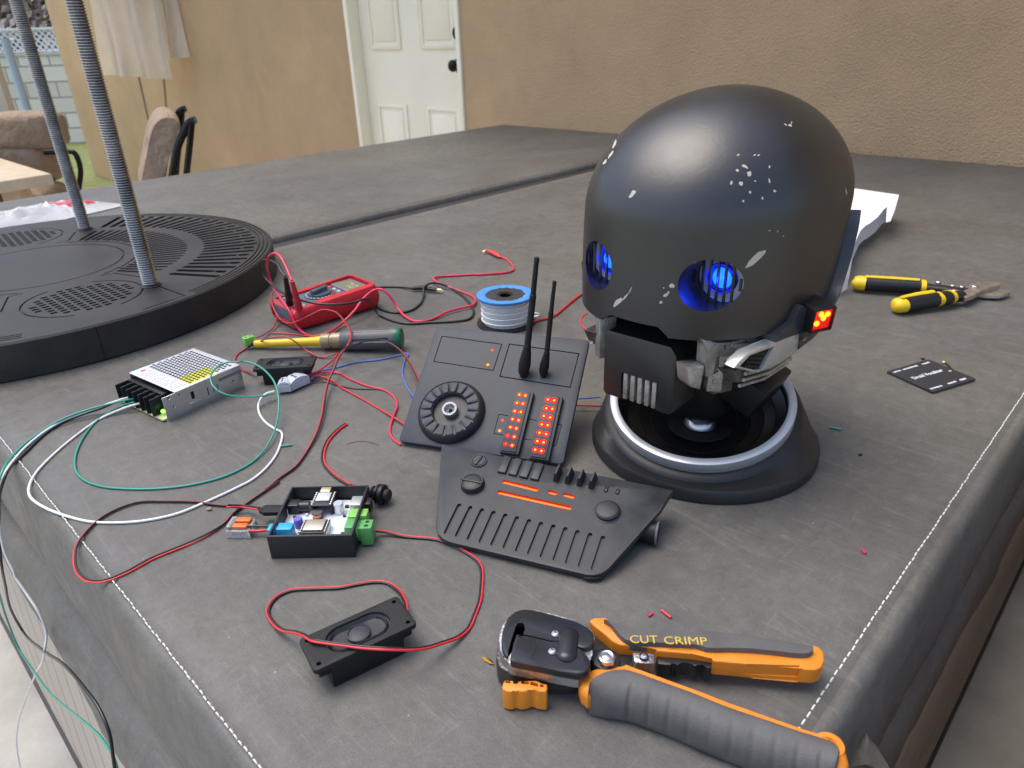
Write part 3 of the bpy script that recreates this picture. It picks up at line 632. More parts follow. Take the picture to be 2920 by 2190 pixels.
wire('green wire making the big loop between power supply and grey connectors', 'green', .00105, [
    ('A', .009, [(1140, 142), (1060, 155)]), ('A', H_, [(930, 200, .005), (780, 292), (680, 400), (610, 530), (590, 620), (605, 710), (680, 780), (820, 825), (1050, 842), (1300, 835), (1550, 800), (1800, 730), (2000, 620), (2120, 480, .004), (2180, 330, .008)]),
    ('D', .02, [(455, 720, .014), (452, 600, .02), (420, 470, .026), (370, 380, .03), (270, 280, .034), (170, 225, .037), (60, 200, .039), (0, 205, .040)]),
    ('r3', .038, [(1780, 1340), (1690, 1395, .036), (1660, 1470, .032), (1700, 1545, .026), (1790, 1592, .02), (1950, 1608, .014), (2100, 1597, .011)]), ('D', .011, [(310, 574, .010), (400, 556, .010)])])
def over(key_pts, ps):  # continue off the left edge: pixel + plane p
    return [G(*zp(k, u, v), z) for k, u, v, z in ps]
def acwire(label, col, r, on, off):
    P = wpts([('A', H_, on)])+over(None, off); return wire(label, col, r, None, pts=P)
acwire('green mains wire running from the power supply over the left edge of the cover', 'green', .00125, [(1105, 125, .010), (1000, 140, .012), (850, 175, .012), (700, 215, .010), (500, 287, .007), (350, 372, .004), (200, 482), (90, 592)], [('A', 25, 690, 0.008), ('A', -45, 860, -0.005), ('A', -65, 1200, -0.07), ('B', -40, 130, -0.2), ('B', 0, 310, -0.27), ('B', 60, 500, -0.33), ('B', 150, 720, -0.38), ('B', 270, 900, -0.38), ('B', 380, 1050, -0.36), ('B', 520, 1180, -0.3), ('B', 680, 1310, -0.22), ('B', 820, 1450, -0.17), ('B', 900, 1590, -0.16), ('B', 940, 1720, -0.17)])
acwire('white mains wire hanging down the left side of the tub', 'white', .0013, [(1070, 105, .011), (960, 135, .012), (850, 172, .011), (700, 225, .008), (500, 300, .005), (350, 390, .003), (200, 512), (110, 612)], [('A', 40, 715, 0.008), ('A', -8, 850, -0.01), ('A', -10, 1100, -0.05), ('A', 40, 1350, -0.09), ('A', 110, 1500, -0.11), ('B', 120, 150, -0.115), ('B', 200, 270, -0.13), ('B', 310, 440, -0.15), ('B', 365, 600, -0.18), ('B', 350, 740, -0.20), ('B', 280, 920, -0.4), ('B', 200, 1120, -0.55), ('B', 145, 1300, -0.65), ('B', 130, 1480, -0.72), ('B', 165, 1700, -0.78)])
acwire('black mains wire hanging down the left side of the tub', 'black', .00145, [(1020, 95, .011), (900, 160, .009), (780, 212, .006), (700, 236, .004), (500, 315), (350, 412), (200, 555), (110, 640)], [('A', 45, 735, 0.008), ('A', 5, 850, -0.005), ('A', -8, 1050, -0.05), ('A', 0, 1330, -0.1), ('B', 12, 60, -0.12), ('B', 40, 210, -0.17), ('B', 90, 420, -0.25), ('B', 180, 580, -0.3), ('B', 350, 740, -0.20), ('B', 520, 860, -0.12), ('B', 650, 1010, -0.10), ('B', 780, 1190, -0.10), ('B', 860, 1380, -0.11), ('B', 890, 1560, -0.13), ('B', 912, 1720, -0.15)])
pair('red and black twin wire looping from the open box towards the tilted panel', .00085, [
    ('E', .010, [(485, 540), (300, 513, .006), (120, 508)]), ('A', .0012, [(1900, 983), (1700, 968), (1550, 945), (1300, 940), (1100, 945), (950, 990), (800, 1070), (680, 1180), (605, 1290), (590, 1420), (620, 1510), (700, 1568), (820, 1568), (1000, 1500), (1200, 1392), (1400, 1310), (1600, 1225), (1750, 1130), (1850, 1030), (2000, 920), (2200, 785)]),
    ('D', .0012, [(300, 1659), (460, 1520), (640, 1390), (780, 1200), (880, 1010, .003), (940, 820, .004), (975, 600, .006), (1010, 440, .010), (1080, 280, .014), (1140, 140, .018)]),
    ('C', .022, [(920, 965, .021), (1000, 925, .022), (1120, 890, .022), (1230, 893, .02), (1330, 945, .017), (1420, 1045, .014), (1480, 1150, .012), (1510, 1222, .010)])], twist=lambda t: math.pi*min(1, max(0, (t-.04)/.05))-math.pi*min(1, max(0, (t-.44)/.05)))
pair('red and black twin wire from the green terminal to the nearest speaker', .00085, [
    ('E', .006, [(1830, 792), (1950, 803, .004), (2200, 858, .0014)]), ('J', .0012, [(130, 897), (250, 940), (380, 1008), (460, 1065), (500, 1130), (508, 1235)]),
    ('F', .0012, [(2065, 200), (2050, 350), (2003, 480), (1950, 600), (1860, 680, .003), (1700, 740, .008), (1550, 783, .014), (1400, 795, .020), (1200, 790, .0245), (1000, 778, .0245), (800, 752, .0245), (650, 733, .0245), (540, 713, .0245), (470, 672, .021), (380, 640, .014), (270, 622, .007), (190, 560, .003), (138, 460), (165, 380), (235, 310), (350, 262), (550, 247), (780, 238), (950, 207), (1080, 187), (1200, 192), (1300, 250, .002), (1365, 340, .006), (1384, 400, .009), (1384, 470, .012)])])
pair('short loose red and black wire ending behind the open box', .0011, [('D', .0014, [(1215, 900), (1110, 980), (1010, 1090), (955, 1230), (965, 1350), (1045, 1450), (1150, 1530), (1275, 1600)]), ('E', .002, [(1560, 262)])])
wire('bright red wire from the grey connectors under the yellow screwdriver', 'red', .0011, [('C', .008, [(628, 1160), (700, 1135), (780, 1080, .006), (840, 1030, .004), (880, 985, .003)])])
wire('blue wire bent back on itself beside the tilted panel', 'blue', .00095, [('C', .007, [(655, 1190), (740, 1130, .004), (860, 1100, H_), (1000, 1060, H_), (1180, 1040, H_), (1330, 1010, H_), (1418, 987, .003), (1395, 1045, H_), (1378, 1150, H_), (1420, 1265, H_), (1465, 1335, .003)])])
wire('pinkish red wire curving from the grey connectors to the panel corner', 'pink', .0012, [('C', .009, [(630, 1158), (750, 1138, .004), (870, 1145, H_), (960, 1190, H_), (1100, 1245, H_), (1240, 1282, H_), (1310, 1335, H_), (1335, 1400, H_), (1305, 1480, .003), (1280, 1570, H_)]), ('D', H_, [(1712, 1020), (1760, 1090), (1830, 1140)])])
wire('red wire running straight from the grey connectors to the panel edge', 'red', .0011, [('C', .008, [(630, 1168), (740, 1172, .003), (830, 1210, H_), (900, 1262, H_), (1050, 1342, H_), (1200, 1430, H_), (1400, 1550, .004)])])
pair('thin dark twin wire lying beside the grey connectors', .0006, [('C', .006, [(640, 1195), (750, 1207, .002), (870, 1240, .001), (1000, 1265, .001), (1180, 1270, .001)])], colors=('dark', 'black'))
pair('thin red wire looping from the green plug over the screwdriver and meter', .00065, [('C', .012, [(225, 868), (300, 830, .004), (360, 780, .004), (388, 700, .01), (392, 620, .02), (400, 560, .03)])], colors=('red', 'dark'))
pair('thin red and black wire looping round the meter to the far speaker', .0007, [('C', .010, [(222, 1130), (165, 1135, .003), (110, 1115, .001), (75, 1075, .001), (58, 1030, .001), (95, 982, .001), (200, 920, .004), (330, 868, .020), (430, 856, .021), (520, 890, .019), (600, 955, .006), (680, 1000, .002), (745, 1020, .002), (850, 990, .006), (935, 935, .024), (970, 870, .028), (960, 800, .030), (900, 710, .028), (830, 655, .026), (740, 645, .026), (620, 700, .022), (500, 750, .016), (420, 722, .014), (375, 660, .020), (345, 580, .03), (348, 520, .038), (372, 488, .042)])], colors=('red', 'dark'))
wire('short tinned red wire lying between the meter and the screwdriver', 'red', .0009, [('C', .0012, [(340, 830), (420, 831), (520, 838), (650, 856)])])
wire('thick red wire running behind the wire spool to the robot head', 'red', .0018, [('S', .002, [(900, 1425), (1000, 1392), (1110, 1370), (1230, 1320), (1320, 1250), (1420, 1165), (1580, 1035), (1800, 900)])])
wire('red wire loop showing under the left side of the robot head', 'red', .0011, [('S', .05, [(1740, 1290), (1670, 1340), (1640, 1410), (1650, 1480), (1700, 1530), (1780, 1570)])])
wire('blue wire between the tilted panel and the round head stand', 'blue', .0009, [('Q', .010, [(110, 934), (200, 928), (310, 918)])])
wire('red wire between the tilted panel and the round head stand', 'red', .0010, [('Q', .006, [(100, 983), (200, 985), (340, 990)])])
wire('green wire offcut crossing the white wire', 'green', .001, [('D', H_, [(482, 1153), (540, 1147), (605, 1138)])])
def bit(label, col, r, key, pts, name='wire_offcut'): return wire(label, col, r, [(key, r+.0002, pts)], name, 'wire offcuts', 3)
bit('green wire offcut on the cover right of the head stand', 'green', .0011, 'M', [(675, 352), (770, 372)]); bit('small pink offcut on the cover right of the cut crimp handle', 'pink', .0011, 'M', [(938, 1318), (962, 1352)])
bit('longer pink offcut above the orange wire stripper handle', 'pink', .0010, 'L', [(680, -28), (755, 30)]); bit('shorter curved pink offcut beside the longer one above the wire stripper', 'pink', .0009, 'L', [(578, 18), (596, 8), (612, -8)])
wire('thin dark curved fibre on the cover between box and panel', 'dark', .00025, [('D', .0004, [(1210, 1135), (1300, 1108), (1400, 1100), (1500, 1115), (1585, 1148)])], 'fibre')
lf = MB(); P = [GZ('F', *p, .0012) for p in ((2060, 860), (2100, 868), (2150, 890), (2178, 928), (2135, 922), (2085, 895))]; lf.bm.faces.new([lf.v(p) for p in P]); bmesh.ops.solidify(lf.bm, geom=lf.bm.faces[:], thickness=.0004); tag(lf.build('fallen_leaf', mat('yellow_leaf', (.75, .42, .03), .5)), 'tiny yellow fallen leaf beside the wire stripper head', 'leaf')
cr = MB(); cr.ball(GZ('A', 1648, 998, .0015), .0022, (1.2, .8, .6), n=8, m=5); tag(cr.build('crumb', mat('crumb', (.35, .26, .18), .9)), 'small brown crumb under the thin twin wire', 'crumb')
cr = MB(); cr.ball(GZ('M', 922, 570, .0012), .0018, (1.2, .7, .6), n=8, m=5); tag(cr.build('crumb', mat('dark_crumb', (.06, .03, .02), .9)), 'tiny dark crumb right of the head stand', 'crumb')

# ---- grey lever connectors
LGR = mat('grey_connector', (.42, .44, .50), .35, noise_=(90, .06))
def lever(label, key, c, c2, L=.018, W_=.015, z=.003):
    a = GZ(key, *c, z); b_ = GZ(key, *c2, z); d = b_-a; t = thing('lever_connector', label, 'connector', Matrix.Translation(a) @ rotz(math.atan2(d.y, d.x)), 'grey lever wire connectors')
    L = d.length; m_ = MB(); m_.prism([(0, 0), (L, 0), (L, W_), (0, W_)], 0, .009, .0012); m_.build('body', LGR, t)
    m_ = MB(Matrix.Rotation(R_(90), 4, 'X') @ Matrix.Identity(4)); m_.prism([(.0005, .009), (L*.3, .0125), (L*.62, .0128), (L-.001, .010), (L-.001, .009)], -W_+.0006, -.0006, .0003); m_.build('lever', mat('pale_connector', (.50, .53, .60), .3), t)
    m_ = MB(); m_.box((L*.35, .003, .0125), (L*.45, W_*.42, .0135)); m_.box((L*.35, W_*.58, .0125), (L*.45, W_-.003, .0135)); m_.build('slot', mat('slot_grey', (.12, .12, .13), .6), t)
    return t
lever('grey lever connector nearest the silver power supply with the white wire', 'C', (395, 1300), (500, 1290)); lever('larger grey lever connector with the bundle of red wires', 'C', (505, 1285), (650, 1220))

# ---- clear connector with orange lever
a = GZ('E', 110, 880, 0); b_ = GZ('E', 385, 885, 0); d = b_-a; fo = Fr(a, math.atan2(d.y, d.x)); L = d.length
t = thing('clear_connector', 'clear lever connector with an orange lever left of the open box', 'connector', fo.M)
CLR = mat('clear_body', (.85, .86, .86), .12, trans=.75); m_ = MB(); m_.prism([(0, 0), (L, 0), (L, .017), (0, .017)], .0004, .0075, .0008); m_.box((.0003, .001, .0075), (.005, .016, .011), .001); m_.build('body', CLR, t)
m_ = MB(); m_.box((.004, .002, .0008), (L-.003, .008, .005)); m_.build('contact', STEEL, t)
ORL = mat('orange_lever', (.90, .16, .02), .4)
for y in (.002, .0098):
    m_ = MB(); m_.box((.005, y, .0078), (.0175, y+.0055, .0105), .0008); m_.build('lever', ORL, t)
wire('short black wire from the clear connector into the open box', 'black', .0011, [('E', .009, [(330, 738), (450, 740), (620, 742)])]); wire('short red wire from the clear connector into the open box', 'red', .0013, [('E', .006, [(350, 788), (450, 795), (530, 790), (620, 778)])])
# ---- open black box with circuit board
fb = Fr((-.1962, .4453, .0002), -.0273); BL, BW, BH = .0674, .0681, .022
box = thing('electronics_box', 'open black plastic box holding a white circuit board', 'box', fb.M)
m_ = MB(); m_.box((0, 0, 0), (BL, BW, BH), .0006); cut = [MB().box((.0018, .0018, .0018), (BL-.0018, BW-.0018, BH+.01)), MB().box((-.002, yj-.006 if False else .044, .005), (.003, .056, .0165)), MB().box((-.002, .010, .009), (.003, .022, .0195)), MB().box((BL-.003, .012, .008), (BL+.003, .062, .0185))]
m_.build('case', mat('box_black', (.017, .018, .022), .5, bump=(600, .12)), box, cut=cut)
zb = .0095; m_ = MB(); m_.prism(bev_poly(.002, .002, BL-.002, BW-.004, .002, 3), zb-.0016, zb, 0); pcb = m_.build('circuit_board', mat('white_pcb', (.66, .70, .76), .4, noise_=(300, .04)), box)
def comp(name, a, b_, z0, z1, m, bev=.0003, par=None): q = MB(); q.box((a[0], a[1], z0), (b_[0], b_[1], z1), bev); return q.build(name, m, par or box)
def fe(u, v, z): return Vector(fb.z('E', u, v, z))
SILP = mat('tin_can', (.62, .57, .46), .35, .7); PBK = mat('chip_black', (.012, .012, .014), .35); PCBB = mat('black_pcb', (.02, .022, .026), .4); GOLD = mat('gold_tin', (.70, .58, .36), .35, .7); WHP = mat('white_part', (.75, .76, .78), .4)
# radio module on its socket
zt_ = .0200; a = fe(1080, 500, zt_); b_ = fe(1325, 505, zt_); c = fe(1130, 350, zt_)
x0, x1, y0, y1 = a.x, b_.x, a.y, max(c.y, a.y+.021)
y1 = min(y1, BW-.003)
comp('header', (x0, y0+.001), (x0+.0022, y1-.002), zb, zt_-.0012, PBK); comp('header', (x1-.0022, y0+.001), (x1, y1-.002), zb, zt_-.0012, PBK)
mod = comp('radio_module', (x0, y0), (x1, y1), zt_-.001, zt_, PCBB); comp('shield', (x0+.0032, y0+.0055), (x1-.0032, y1-.0045), zt_, zt_+.0016, mat('shield_white', (.72, .74, .76), .3, .4), .0004, mod); comp('usb_port', (x0+.0045, y1-.005), (x1-.0045, y1+.002), zt_, zt_+.0031, GOLD, .0010, mod)
m_ = MB()
for i in range(7):
    for x in (x0+.0012, x1-.0012): m_.ball((x, y0+.0022+i*.0027, zt_), .0010, (1, 1, .7), n=8, m=5)
m_.build('solder_pads', SIL, mod)
# sound module with its card slot
zs = .0165; a = fe(965, 810, zs); b_ = fe(1215, 822, zs); c = fe(1040, 672, zs); d = fe(1262, 672, zs)
mod = comp('sound_module', (a.x-.0015, a.y-.001), (b_.x+.003, c.y+.0012), zs-.001, zs, PCBB); comp('card_slot', (a.x+.0018, a.y+.001), (b_.x, c.y-.0005), zs, zs+.0015, SILP, .0003, mod); comp('header', (b_.x+.001, a.y), (b_.x+.003, c.y), zb, zs-.001, WHP, .0002, mod); comp('header', (a.x-.001, a.y), (a.x+.001, c.y), zb, zs-.001, PBK, .0002, mod)
m_ = MB()
for i in range(8):
    for x in (a.x-.0002, b_.x+.0018): m_.ball((x, a.y+.001+i*.0021, zs), .0008, (1, 1, .7), n=8, m=5)
m_.build('solder_pads', SIL, mod)
def can(u, v, r, h_, col, name='capacitor'):
    p = fe(u, v, zb); q = MB(); q.lathe([(0, 0), (r*.9, 0), (r, .0005), (r, h_-.0006), (r*.9, h_), (r*.85, h_-.0002), (0, h_-.0002)], 24, Matrix.Translation((p.x, p.y, zb))); return q.build(name, col, box)
can(1425, 575, .0044, .0095, mat('can_silver', (.72, .72, .73), .3, .8)); can(958, 745, .0036, .0085, mat('can_violet', (.16, .13, .50), .35))
p = fe(1175, 640, zb); m_ = MB(Matrix.Translation((p.x, p.y, zb))); m_.lathe([(0, 0), (.0042, 0), (.0042, .0008), (.0034, .0012)], 20); m_.lathe([(.0046, .0052), (.0046, .0062), (0, .0062)], 20); ind = m_.build('inductor', mat('ferrite', (.09, .08, .08), .5), box)
m_ = MB(Matrix.Translation((p.x, p.y, zb))); m_.lathe([(.0034, .0010), (.0037, .002), (.0034, .003), (.0037, .004), (.0034, .0052), (.0046, .0052)], 20); m_.build('coil', mat('copper', (.65, .25, .10), .3, .9), ind)
# barrel jack, blue terminal, grey jack, green terminals
zc_ = zb; m_ = MB(); a = fe(790, 610, zb); m_.box((.002, a.y, zb), (.012, a.y+.010, zb+.0095), .0008); m_.cyl((.010, a.y+.005, zb+.005), (.020, a.y+.005, zb+.005), .0045, n=20); m_.build('power_jack', PBK, box)
yj = a.y+.005
BLU = mat('blue_terminal', (.03, .38, .62), .35); m_ = MB(); a = fe(735, 800, zb); m_.box((.003, .012, zb), (.0155, .021, zb+.0100), .0008); m_.box((-.0045, .012, zb), (.001, .021, zb+.0095), .0008); m_.build('blue_terminal', BLU, box)
comp('toggle', (.006, .0045), (.010, .0085), zb, zb+.006, PBK); comp('indicator', (.0055, .0035), (.0105, .0045), zb, zb+.0015, mat('blue_led', (.05, .2, .9), .3, emit=(.05, .12, 1, 7)))
comp('audio_jack', (.0555, .043), (.0650, .0560), zb, zb+.0100, mat('jack_grey', (.50, .50, .47), .3, .5), .0006); comp('audio_jack', (.0653, .046), (.0725, .0555), zb, zb+.0085, PBK, .0008)
GRN = mat('green_terminal', (.10, .36, .10), .4, noise_=(80, .06)); GRB = mat('light_green', (.22, .52, .10), .4)
comp('green_socket', (.057, .028), (.0655, .0395), zb, zb+.009, GRB, .0004); comp('green_socket', (.0655, .029), (.0725, .039), zb, zb+.009, GRB, .0004); comp('green_socket', (.057, .0150), (.0655, .0275), zb, zb+.008, GRN, .0004)
gp_ = thing('green_terminal', 'green two screw terminal plugged into the right side of the open box', 'connector', fb.M)
m_ = MB(); m_.box((.0660, .0150, .004), (.0705, .0265, .0165), .0004); m_.box((.0700, .0128, .0015), (.0795, .0245, .0185), .0006); cut = MB()
for y in (.0162, .0212): cut.cyl((.0750, y, .016), (.0750, y, .0195), .0018, n=14)
m_.build('housing', GRN, gp_, cut=cut)
for y in (.0162, .0212):
    m_ = MB(); m_.cyl((.0750, y, .0158), (.0750, y, .0172), .0015, n=14); m_.build('screw', STEEL, gp_)
for i, (u, v, w_, h_) in enumerate(((930, 480, .0045, .004), (1015, 515, .003, .0022), (1010, 570, .0026, .002), (1045, 620, .0022, .0022), (1515, 520, .0032, .002), (1485, 630, .0022, .002), (1500, 590, .0016, .0012), (700, 800, .002, .002), (1470, 830, .0035, .0012), (1530, 840, .002, .001), (905, 640, .0025, .0015), (985, 590, .0016, .0014))):
    p = fe(u, v, zb); comp('chip', (p.x-w_/2, p.y-w_*.35), (p.x+w_/2, p.y+w_*.35), zb, zb+h_, PBK if i % 3 else WHP, .0002, pcb)
m_ = MB(); rn = random.Random(3)
for i in range(16):
    x = .046+rn.uniform(0, .006); y = .010+i*.0014 if i < 8 else .040+(i-8)*.0012; m_.box((x, y, zb), (x+rn.uniform(.002, .005), y+.0004, zb+.00008))
m_.build('board_print', mat('pcb_print', (.32, .34, .38), .5), pcb)
# barrel plug outside the left wall
fpz = .0015+.0; m_ = MB(); xs = [(-.0018, .0048), (-.0185, .0050), (-.0235, .0022)]
rows = []
for x, r in xs: rows.append([(x, yj+r*(1.15 if abs(math.cos(t)) > .5 else 1)*math.cos(t), .0110+r*.95*math.sin(t)) for t in [R_(22.5+45*i) for i in range(8)]])
V = m_.grid(rows, True); m_.bm.faces.new(V[0]); m_.bm.faces.new(V[-1]); pl = thing('power_plug', 'black barrel power plug pushed into the left side of the open box', 'plug', fb.M); m_.build('grip', BLK1, pl, ang=25)
# ---- black push button with ribbed nut
a = GZ('E', 1800, 345, .009); b_ = GZ('E', 2065, 395, .009); d = (b_-a).normalized(); Mx = Matrix.Translation(a) @ d.to_track_quat('Z', 'Y').to_matrix().to_4x4()
pb = thing('push_button', 'black round push button with threaded body right behind the open box', 'button', Mx)
m_ = MB(); pr = [(0, 0), (.005, 0), (.0062, .001)]
for i in range(6): pr += [(.0062, .0015+i*.0012), (.0057, .0021+i*.0012)]
m_.lathe(pr+[(.0062, .009)], 28); m_.lathe([(.0062, .0055), (.0086, .0058), (.0088, .0078), (.0062, .008)], 12); m_.build('threaded_body', BLK1, pb, ang=40)
m_ = MB(); m_.lathe([(0, .009), (.0088, .009), (.0092, .0105), (.0088, .0125), (.0070, .0135), (.0062, .0135), (.0062, .0128), (0, .0128)], 32); m_.build('bezel', BLK1, pb)
m_ = MB(); m_.lathe([(.0058, .0128), (.0056, .0170), (.0048, .0178), (0, .0180)], 28); m_.build('button_cap', BLK2, pb)
wire('pair of short black leads from the push button to the open box', 'black', .0009, [('E', .012, [(1730, 290), (1780, 300), (1840, 320)])])

# ---- digital multimeter
fm = Fr((-.2963, .9283, 0), .7284); ML, MW = .136, .0815
RED = mat('red_rubber', (.56, .018, .030), .42, noise_=(40, .08)); MGR = mat('slate_plastic', (.10, .13, .17), .4)
mm = thing('multimeter', 'red rubber cased digital multimeter with grey face and dial', 'multimeter', fm.M)
def mz(x): return .0315+.006*x/ML
m_ = MB(); ol = bev_poly(-.004, 0, ML+.003, MW, .012, 5)
def scl(pl, s, cx=ML/2, cy=MW/2): return [(cx+(x-cx)*(1-s/ML*2), cy+(y-cy)*(1-s/MW*2)) for x, y in pl]
def waist(pl): return [(x, MW/2+(y-MW/2)*(1-.07*math.sin(math.pi*max(0, min(1, x/ML)))+(.02 if x > ML*.6 else 0))) for x, y in pl]
rows = []
for s, z in ((.006, 0), (.002, .003), (.0, .010), (-.001, .018), (.0, .026), (.003, None), (.0055, None)): rows.append([(x, y, (z if z is not None else mz(x)-(.0015 if s < .005 else 0))) for x, y in waist(scl(ol, s))])
V = m_.grid(rows, True); m_.bm.faces.new(V[0][::-1]); m_.bm.faces.new(V[-1])
for i in range(7): m_.box((.02+i*.010, -.0012, .006), (.026+i*.010, .003, .022), .001)
cut = [MB(), MB()]; cut[0].prism([(.004, .009), (.030, .010), (.036, .014), (.060, .016), (.075, .013), (ML-.010, .011), (ML-.006, .016), (ML-.006, MW-.016), (ML-.010, MW-.011), (.075, MW-.013), (.060, MW-.016), (.036, MW-.014), (.030, MW-.010), (.004, MW-.009)], .029, .06)
cut[1].box((-.02, .014, .010), (.001, MW-.014, .028))
m_.build('rubber_case', RED, mm, cut=cut)
m_ = MB(); m_.prism([(.005, .010), (.030, .011), (.060, .017), (.075, .014), (ML-.011, .012), (ML-.007, .017), (ML-.007, MW-.017), (ML-.011, MW-.012), (.075, MW-.014), (.060, MW-.017), (.030, MW-.011), (.005, MW-.010)], .020, .0302, .0006); m_.box((-.0022, .0145, .0095), (.004, MW-.0145, .0275), .001); m_.build('face', MGR, mm)
lx0, lx1, ly0, ly1 = .095, .124, .016, MW-.018
m_ = MB(); m_.box((lx0-.003, ly0-.003, .030), (lx1+.004, ly1+.003, .0335), .001); scn_ = m_.build('screen_frame', mat('screen_frame', (.20, .21, .30), .25), mm)
m_ = MB(); m_.box((lx0, ly0, .0335), (lx1, ly1, .0338)); m_.build('display', mat('lcd', (.20, .21, .13), .15), scn_)
m_ = MB()
def seg7(x, y, dgt):
    S = {'0': 'abcdef', '1': 'bc', '7': 'abc', '2': 'abged'}[dgt]
    w_, h_ = .0070, .0125; P = dict(a=((h_, 0), (h_, w_)), b=((h_/2, 0), (h_, 0)), c=((0, 0), (h_/2, 0)), d=((0, 0), (0, w_)), e=((0, w_), (h_/2, w_)), f=((h_/2, w_), (h_, w_)), g=((h_/2, 0), (h_/2, w_)))
    for k in S: (a0, a1), (b0, b1) = P[k]; m_.box((x+min(a0, b0)-.0006, y+min(a1, b1)-.0006, .0338), (x+max(a0, b0)+.0006, y+max(a1, b1)+.0006, .0340))
for i, ch_ in enumerate('0'): seg7(lx0+.008, ly0+.008, ch_)
seg7(lx0+.008, ly0+.021, '7')
m_.build('digits', mat('lcd_digit', (.62, .62, .50), .3), scn_)
m_ = MB(); m_.cyl((.060, MW/2, .0300), (.060, MW/2, .0320), .0225, n=40, bev=.0006); m_.build('dial_plate', mat('slate_dark', (.07, .09, .12), .4), mm)
m_ = MB(); m_.cyl((.060, MW/2, .0320), (.060, MW/2, .0350), .0165, n=36, bev=.001); m_.prism(stadium((.049, MW/2-.004), (.071, MW/2+.004), .0045, 8), .0348, .0410, .001); m_.build('dial_knob', mat('dial_blue', (.05, .085, .12), .35), mm)
m_ = MB()
for a in range(40, 150, 6): p = (.060+.0195*math.cos(R_(a-95)), MW/2+.0195*math.sin(R_(a-95))); m_.box((p[0]-.0016, p[1]-.0016, .0320), (p[0]+.0016, p[1]+.0016, .0323))
m_.build('orange_marking', mat('brick_mark', (.45, .10, .05), .5), mm)
for i in range(16):
    a = 130+i*13
    if i % 2: continue
m_ = MB()
for i in range(14): a = R_(75+i*16); p = (.060+.0200*math.cos(a), MW/2+.0200*math.sin(a)); m_.box((p[0]-.0009, p[1]-.0014, .0320), (p[0]+.0009, p[1]+.0014, .0322))
m_.build('dial_marking', mat('mark_white', (.6, .62, .66), .5), mm)
for y, c_ in ((.018, 'r'), (.031, 'g'), (.044, 'g'), (.059, 'r')):
    m_ = MB(); m_.ball((.087, y+.0015, .0305), .0042, (.75, 1.15, .6)); m_.build('button', mat('red_button', (.70, .05, .04), .35) if c_ == 'r' else mat('grey_button', (.42, .44, .48), .35), mm)
for y in (.018, .034, .050, .064):
    m_ = MB(); m_.lathe([(.0052, .0302), (.0052, .0312), (.0030, .0312), (.0028, .0302)], 20, Matrix.Translation((.018, y, 0))); m_.build('jack', mat('jack_ring', (.42, .46, .5) if y < .06 else (.5, .1, .1), .4), mm)
# test leads
def plugat(key, u0, v0, u1, v1, y0=None):
    a = GZ(key, u0, v0, .034); z1_ = .084; b_ = GZ(key, u1, v1, z1_); return a, b_
LEADR, LEADB = WM['pink'], WM['black']
ld = thing('test_lead', 'red multimeter test lead with a red crocodile clip on the cover', 'test lead'); a, b_ = plugat('V', 630, 975, 505, 490)
m_ = MB(); m_.tube([a, a.lerp(b_, .35), a.lerp(b_, .36), b_], [.0055, .0050, .0044, .0028], 14); m_.build('plug', mat('lead_red', (.58, .02, .05), .4), ld)
P = [b_]+wpts([('C', .1, [(455, 300, .098), (415, 228, .107), (372, 200, .108), (325, 225, .100), (308, 285, .085), (318, 370, .060), (350, 455, .045), (420, 560, .040), (500, 680, .026), (535, 765, .012), (600, 830, .002), (680, 855, .002), (780, 830, .004), (900, 750, .006), (1000, 650, .016), (1070, 555, .026), (1150, 492, .032), (1210, 485, .034), (1270, 530, .026), (1330, 620, .010), (1400, 700, .003), (1490, 738, .002), (1600, 722, .002), (1720, 665, .004), (1830, 633, .004), (1925, 610, .004), (1952, 570, .003), (1920, 535, .002), (1820, 495, .002), (1700, 450, .006), (1625, 412, .008), (1650, 386, .003), (1800, 375, .002), (2000, 364, .002)]), ('S', .002, [(0, 683), (250, 665), (440, 650), (540, 628), (578, 590), (530, 500), (450, 430), (380, 405, .004)])])
m_ = MB(); m_.tube(spline(P), .00185, 10); m_.build('cable', LEADR, ld, 80)
def croc(parent, key, pts, cm_, tip):
    P = [GZ(key, *p) for p in pts]; m_ = MB(); m_.tube([P[0], P[0].lerp(P[1], .3), P[1], P[2]], [.0020, .0042, .0050, .0032], 12, flat=.75); m_.build('clip_boot', cm_, parent, 60)
    m_ = MB(); d = (P[3]-P[2])
    for s in (1, -1): m_.tube([P[2], P[2]+d*.5+Vector((0, 0, .0015*s)), P[3]+Vector((0, 0, .0004*s))], [.0022, .0018, .0010], 8)
    m_.build('clip_jaw', mat('brass_jaw', (.72, .62, .38), .3, .9), parent)
croc(ld, 'S', [(375, 405, .004), (270, 340, .006), (165, 300, .0055), (95, 330, .004)], mat('croc_red', (.72, .04, .03), .4), None)
ld = thing('test_lead', 'black multimeter test lead ending in a black crocodile clip', 'test lead'); a, b_ = plugat('V', 475, 890, 390, 420)
m_ = MB(); m_.tube([a, a.lerp(b_, .35), a.lerp(b_, .36), b_], [.0055, .0050, .0044, .0028], 14); m_.build('plug', BLK1, ld)
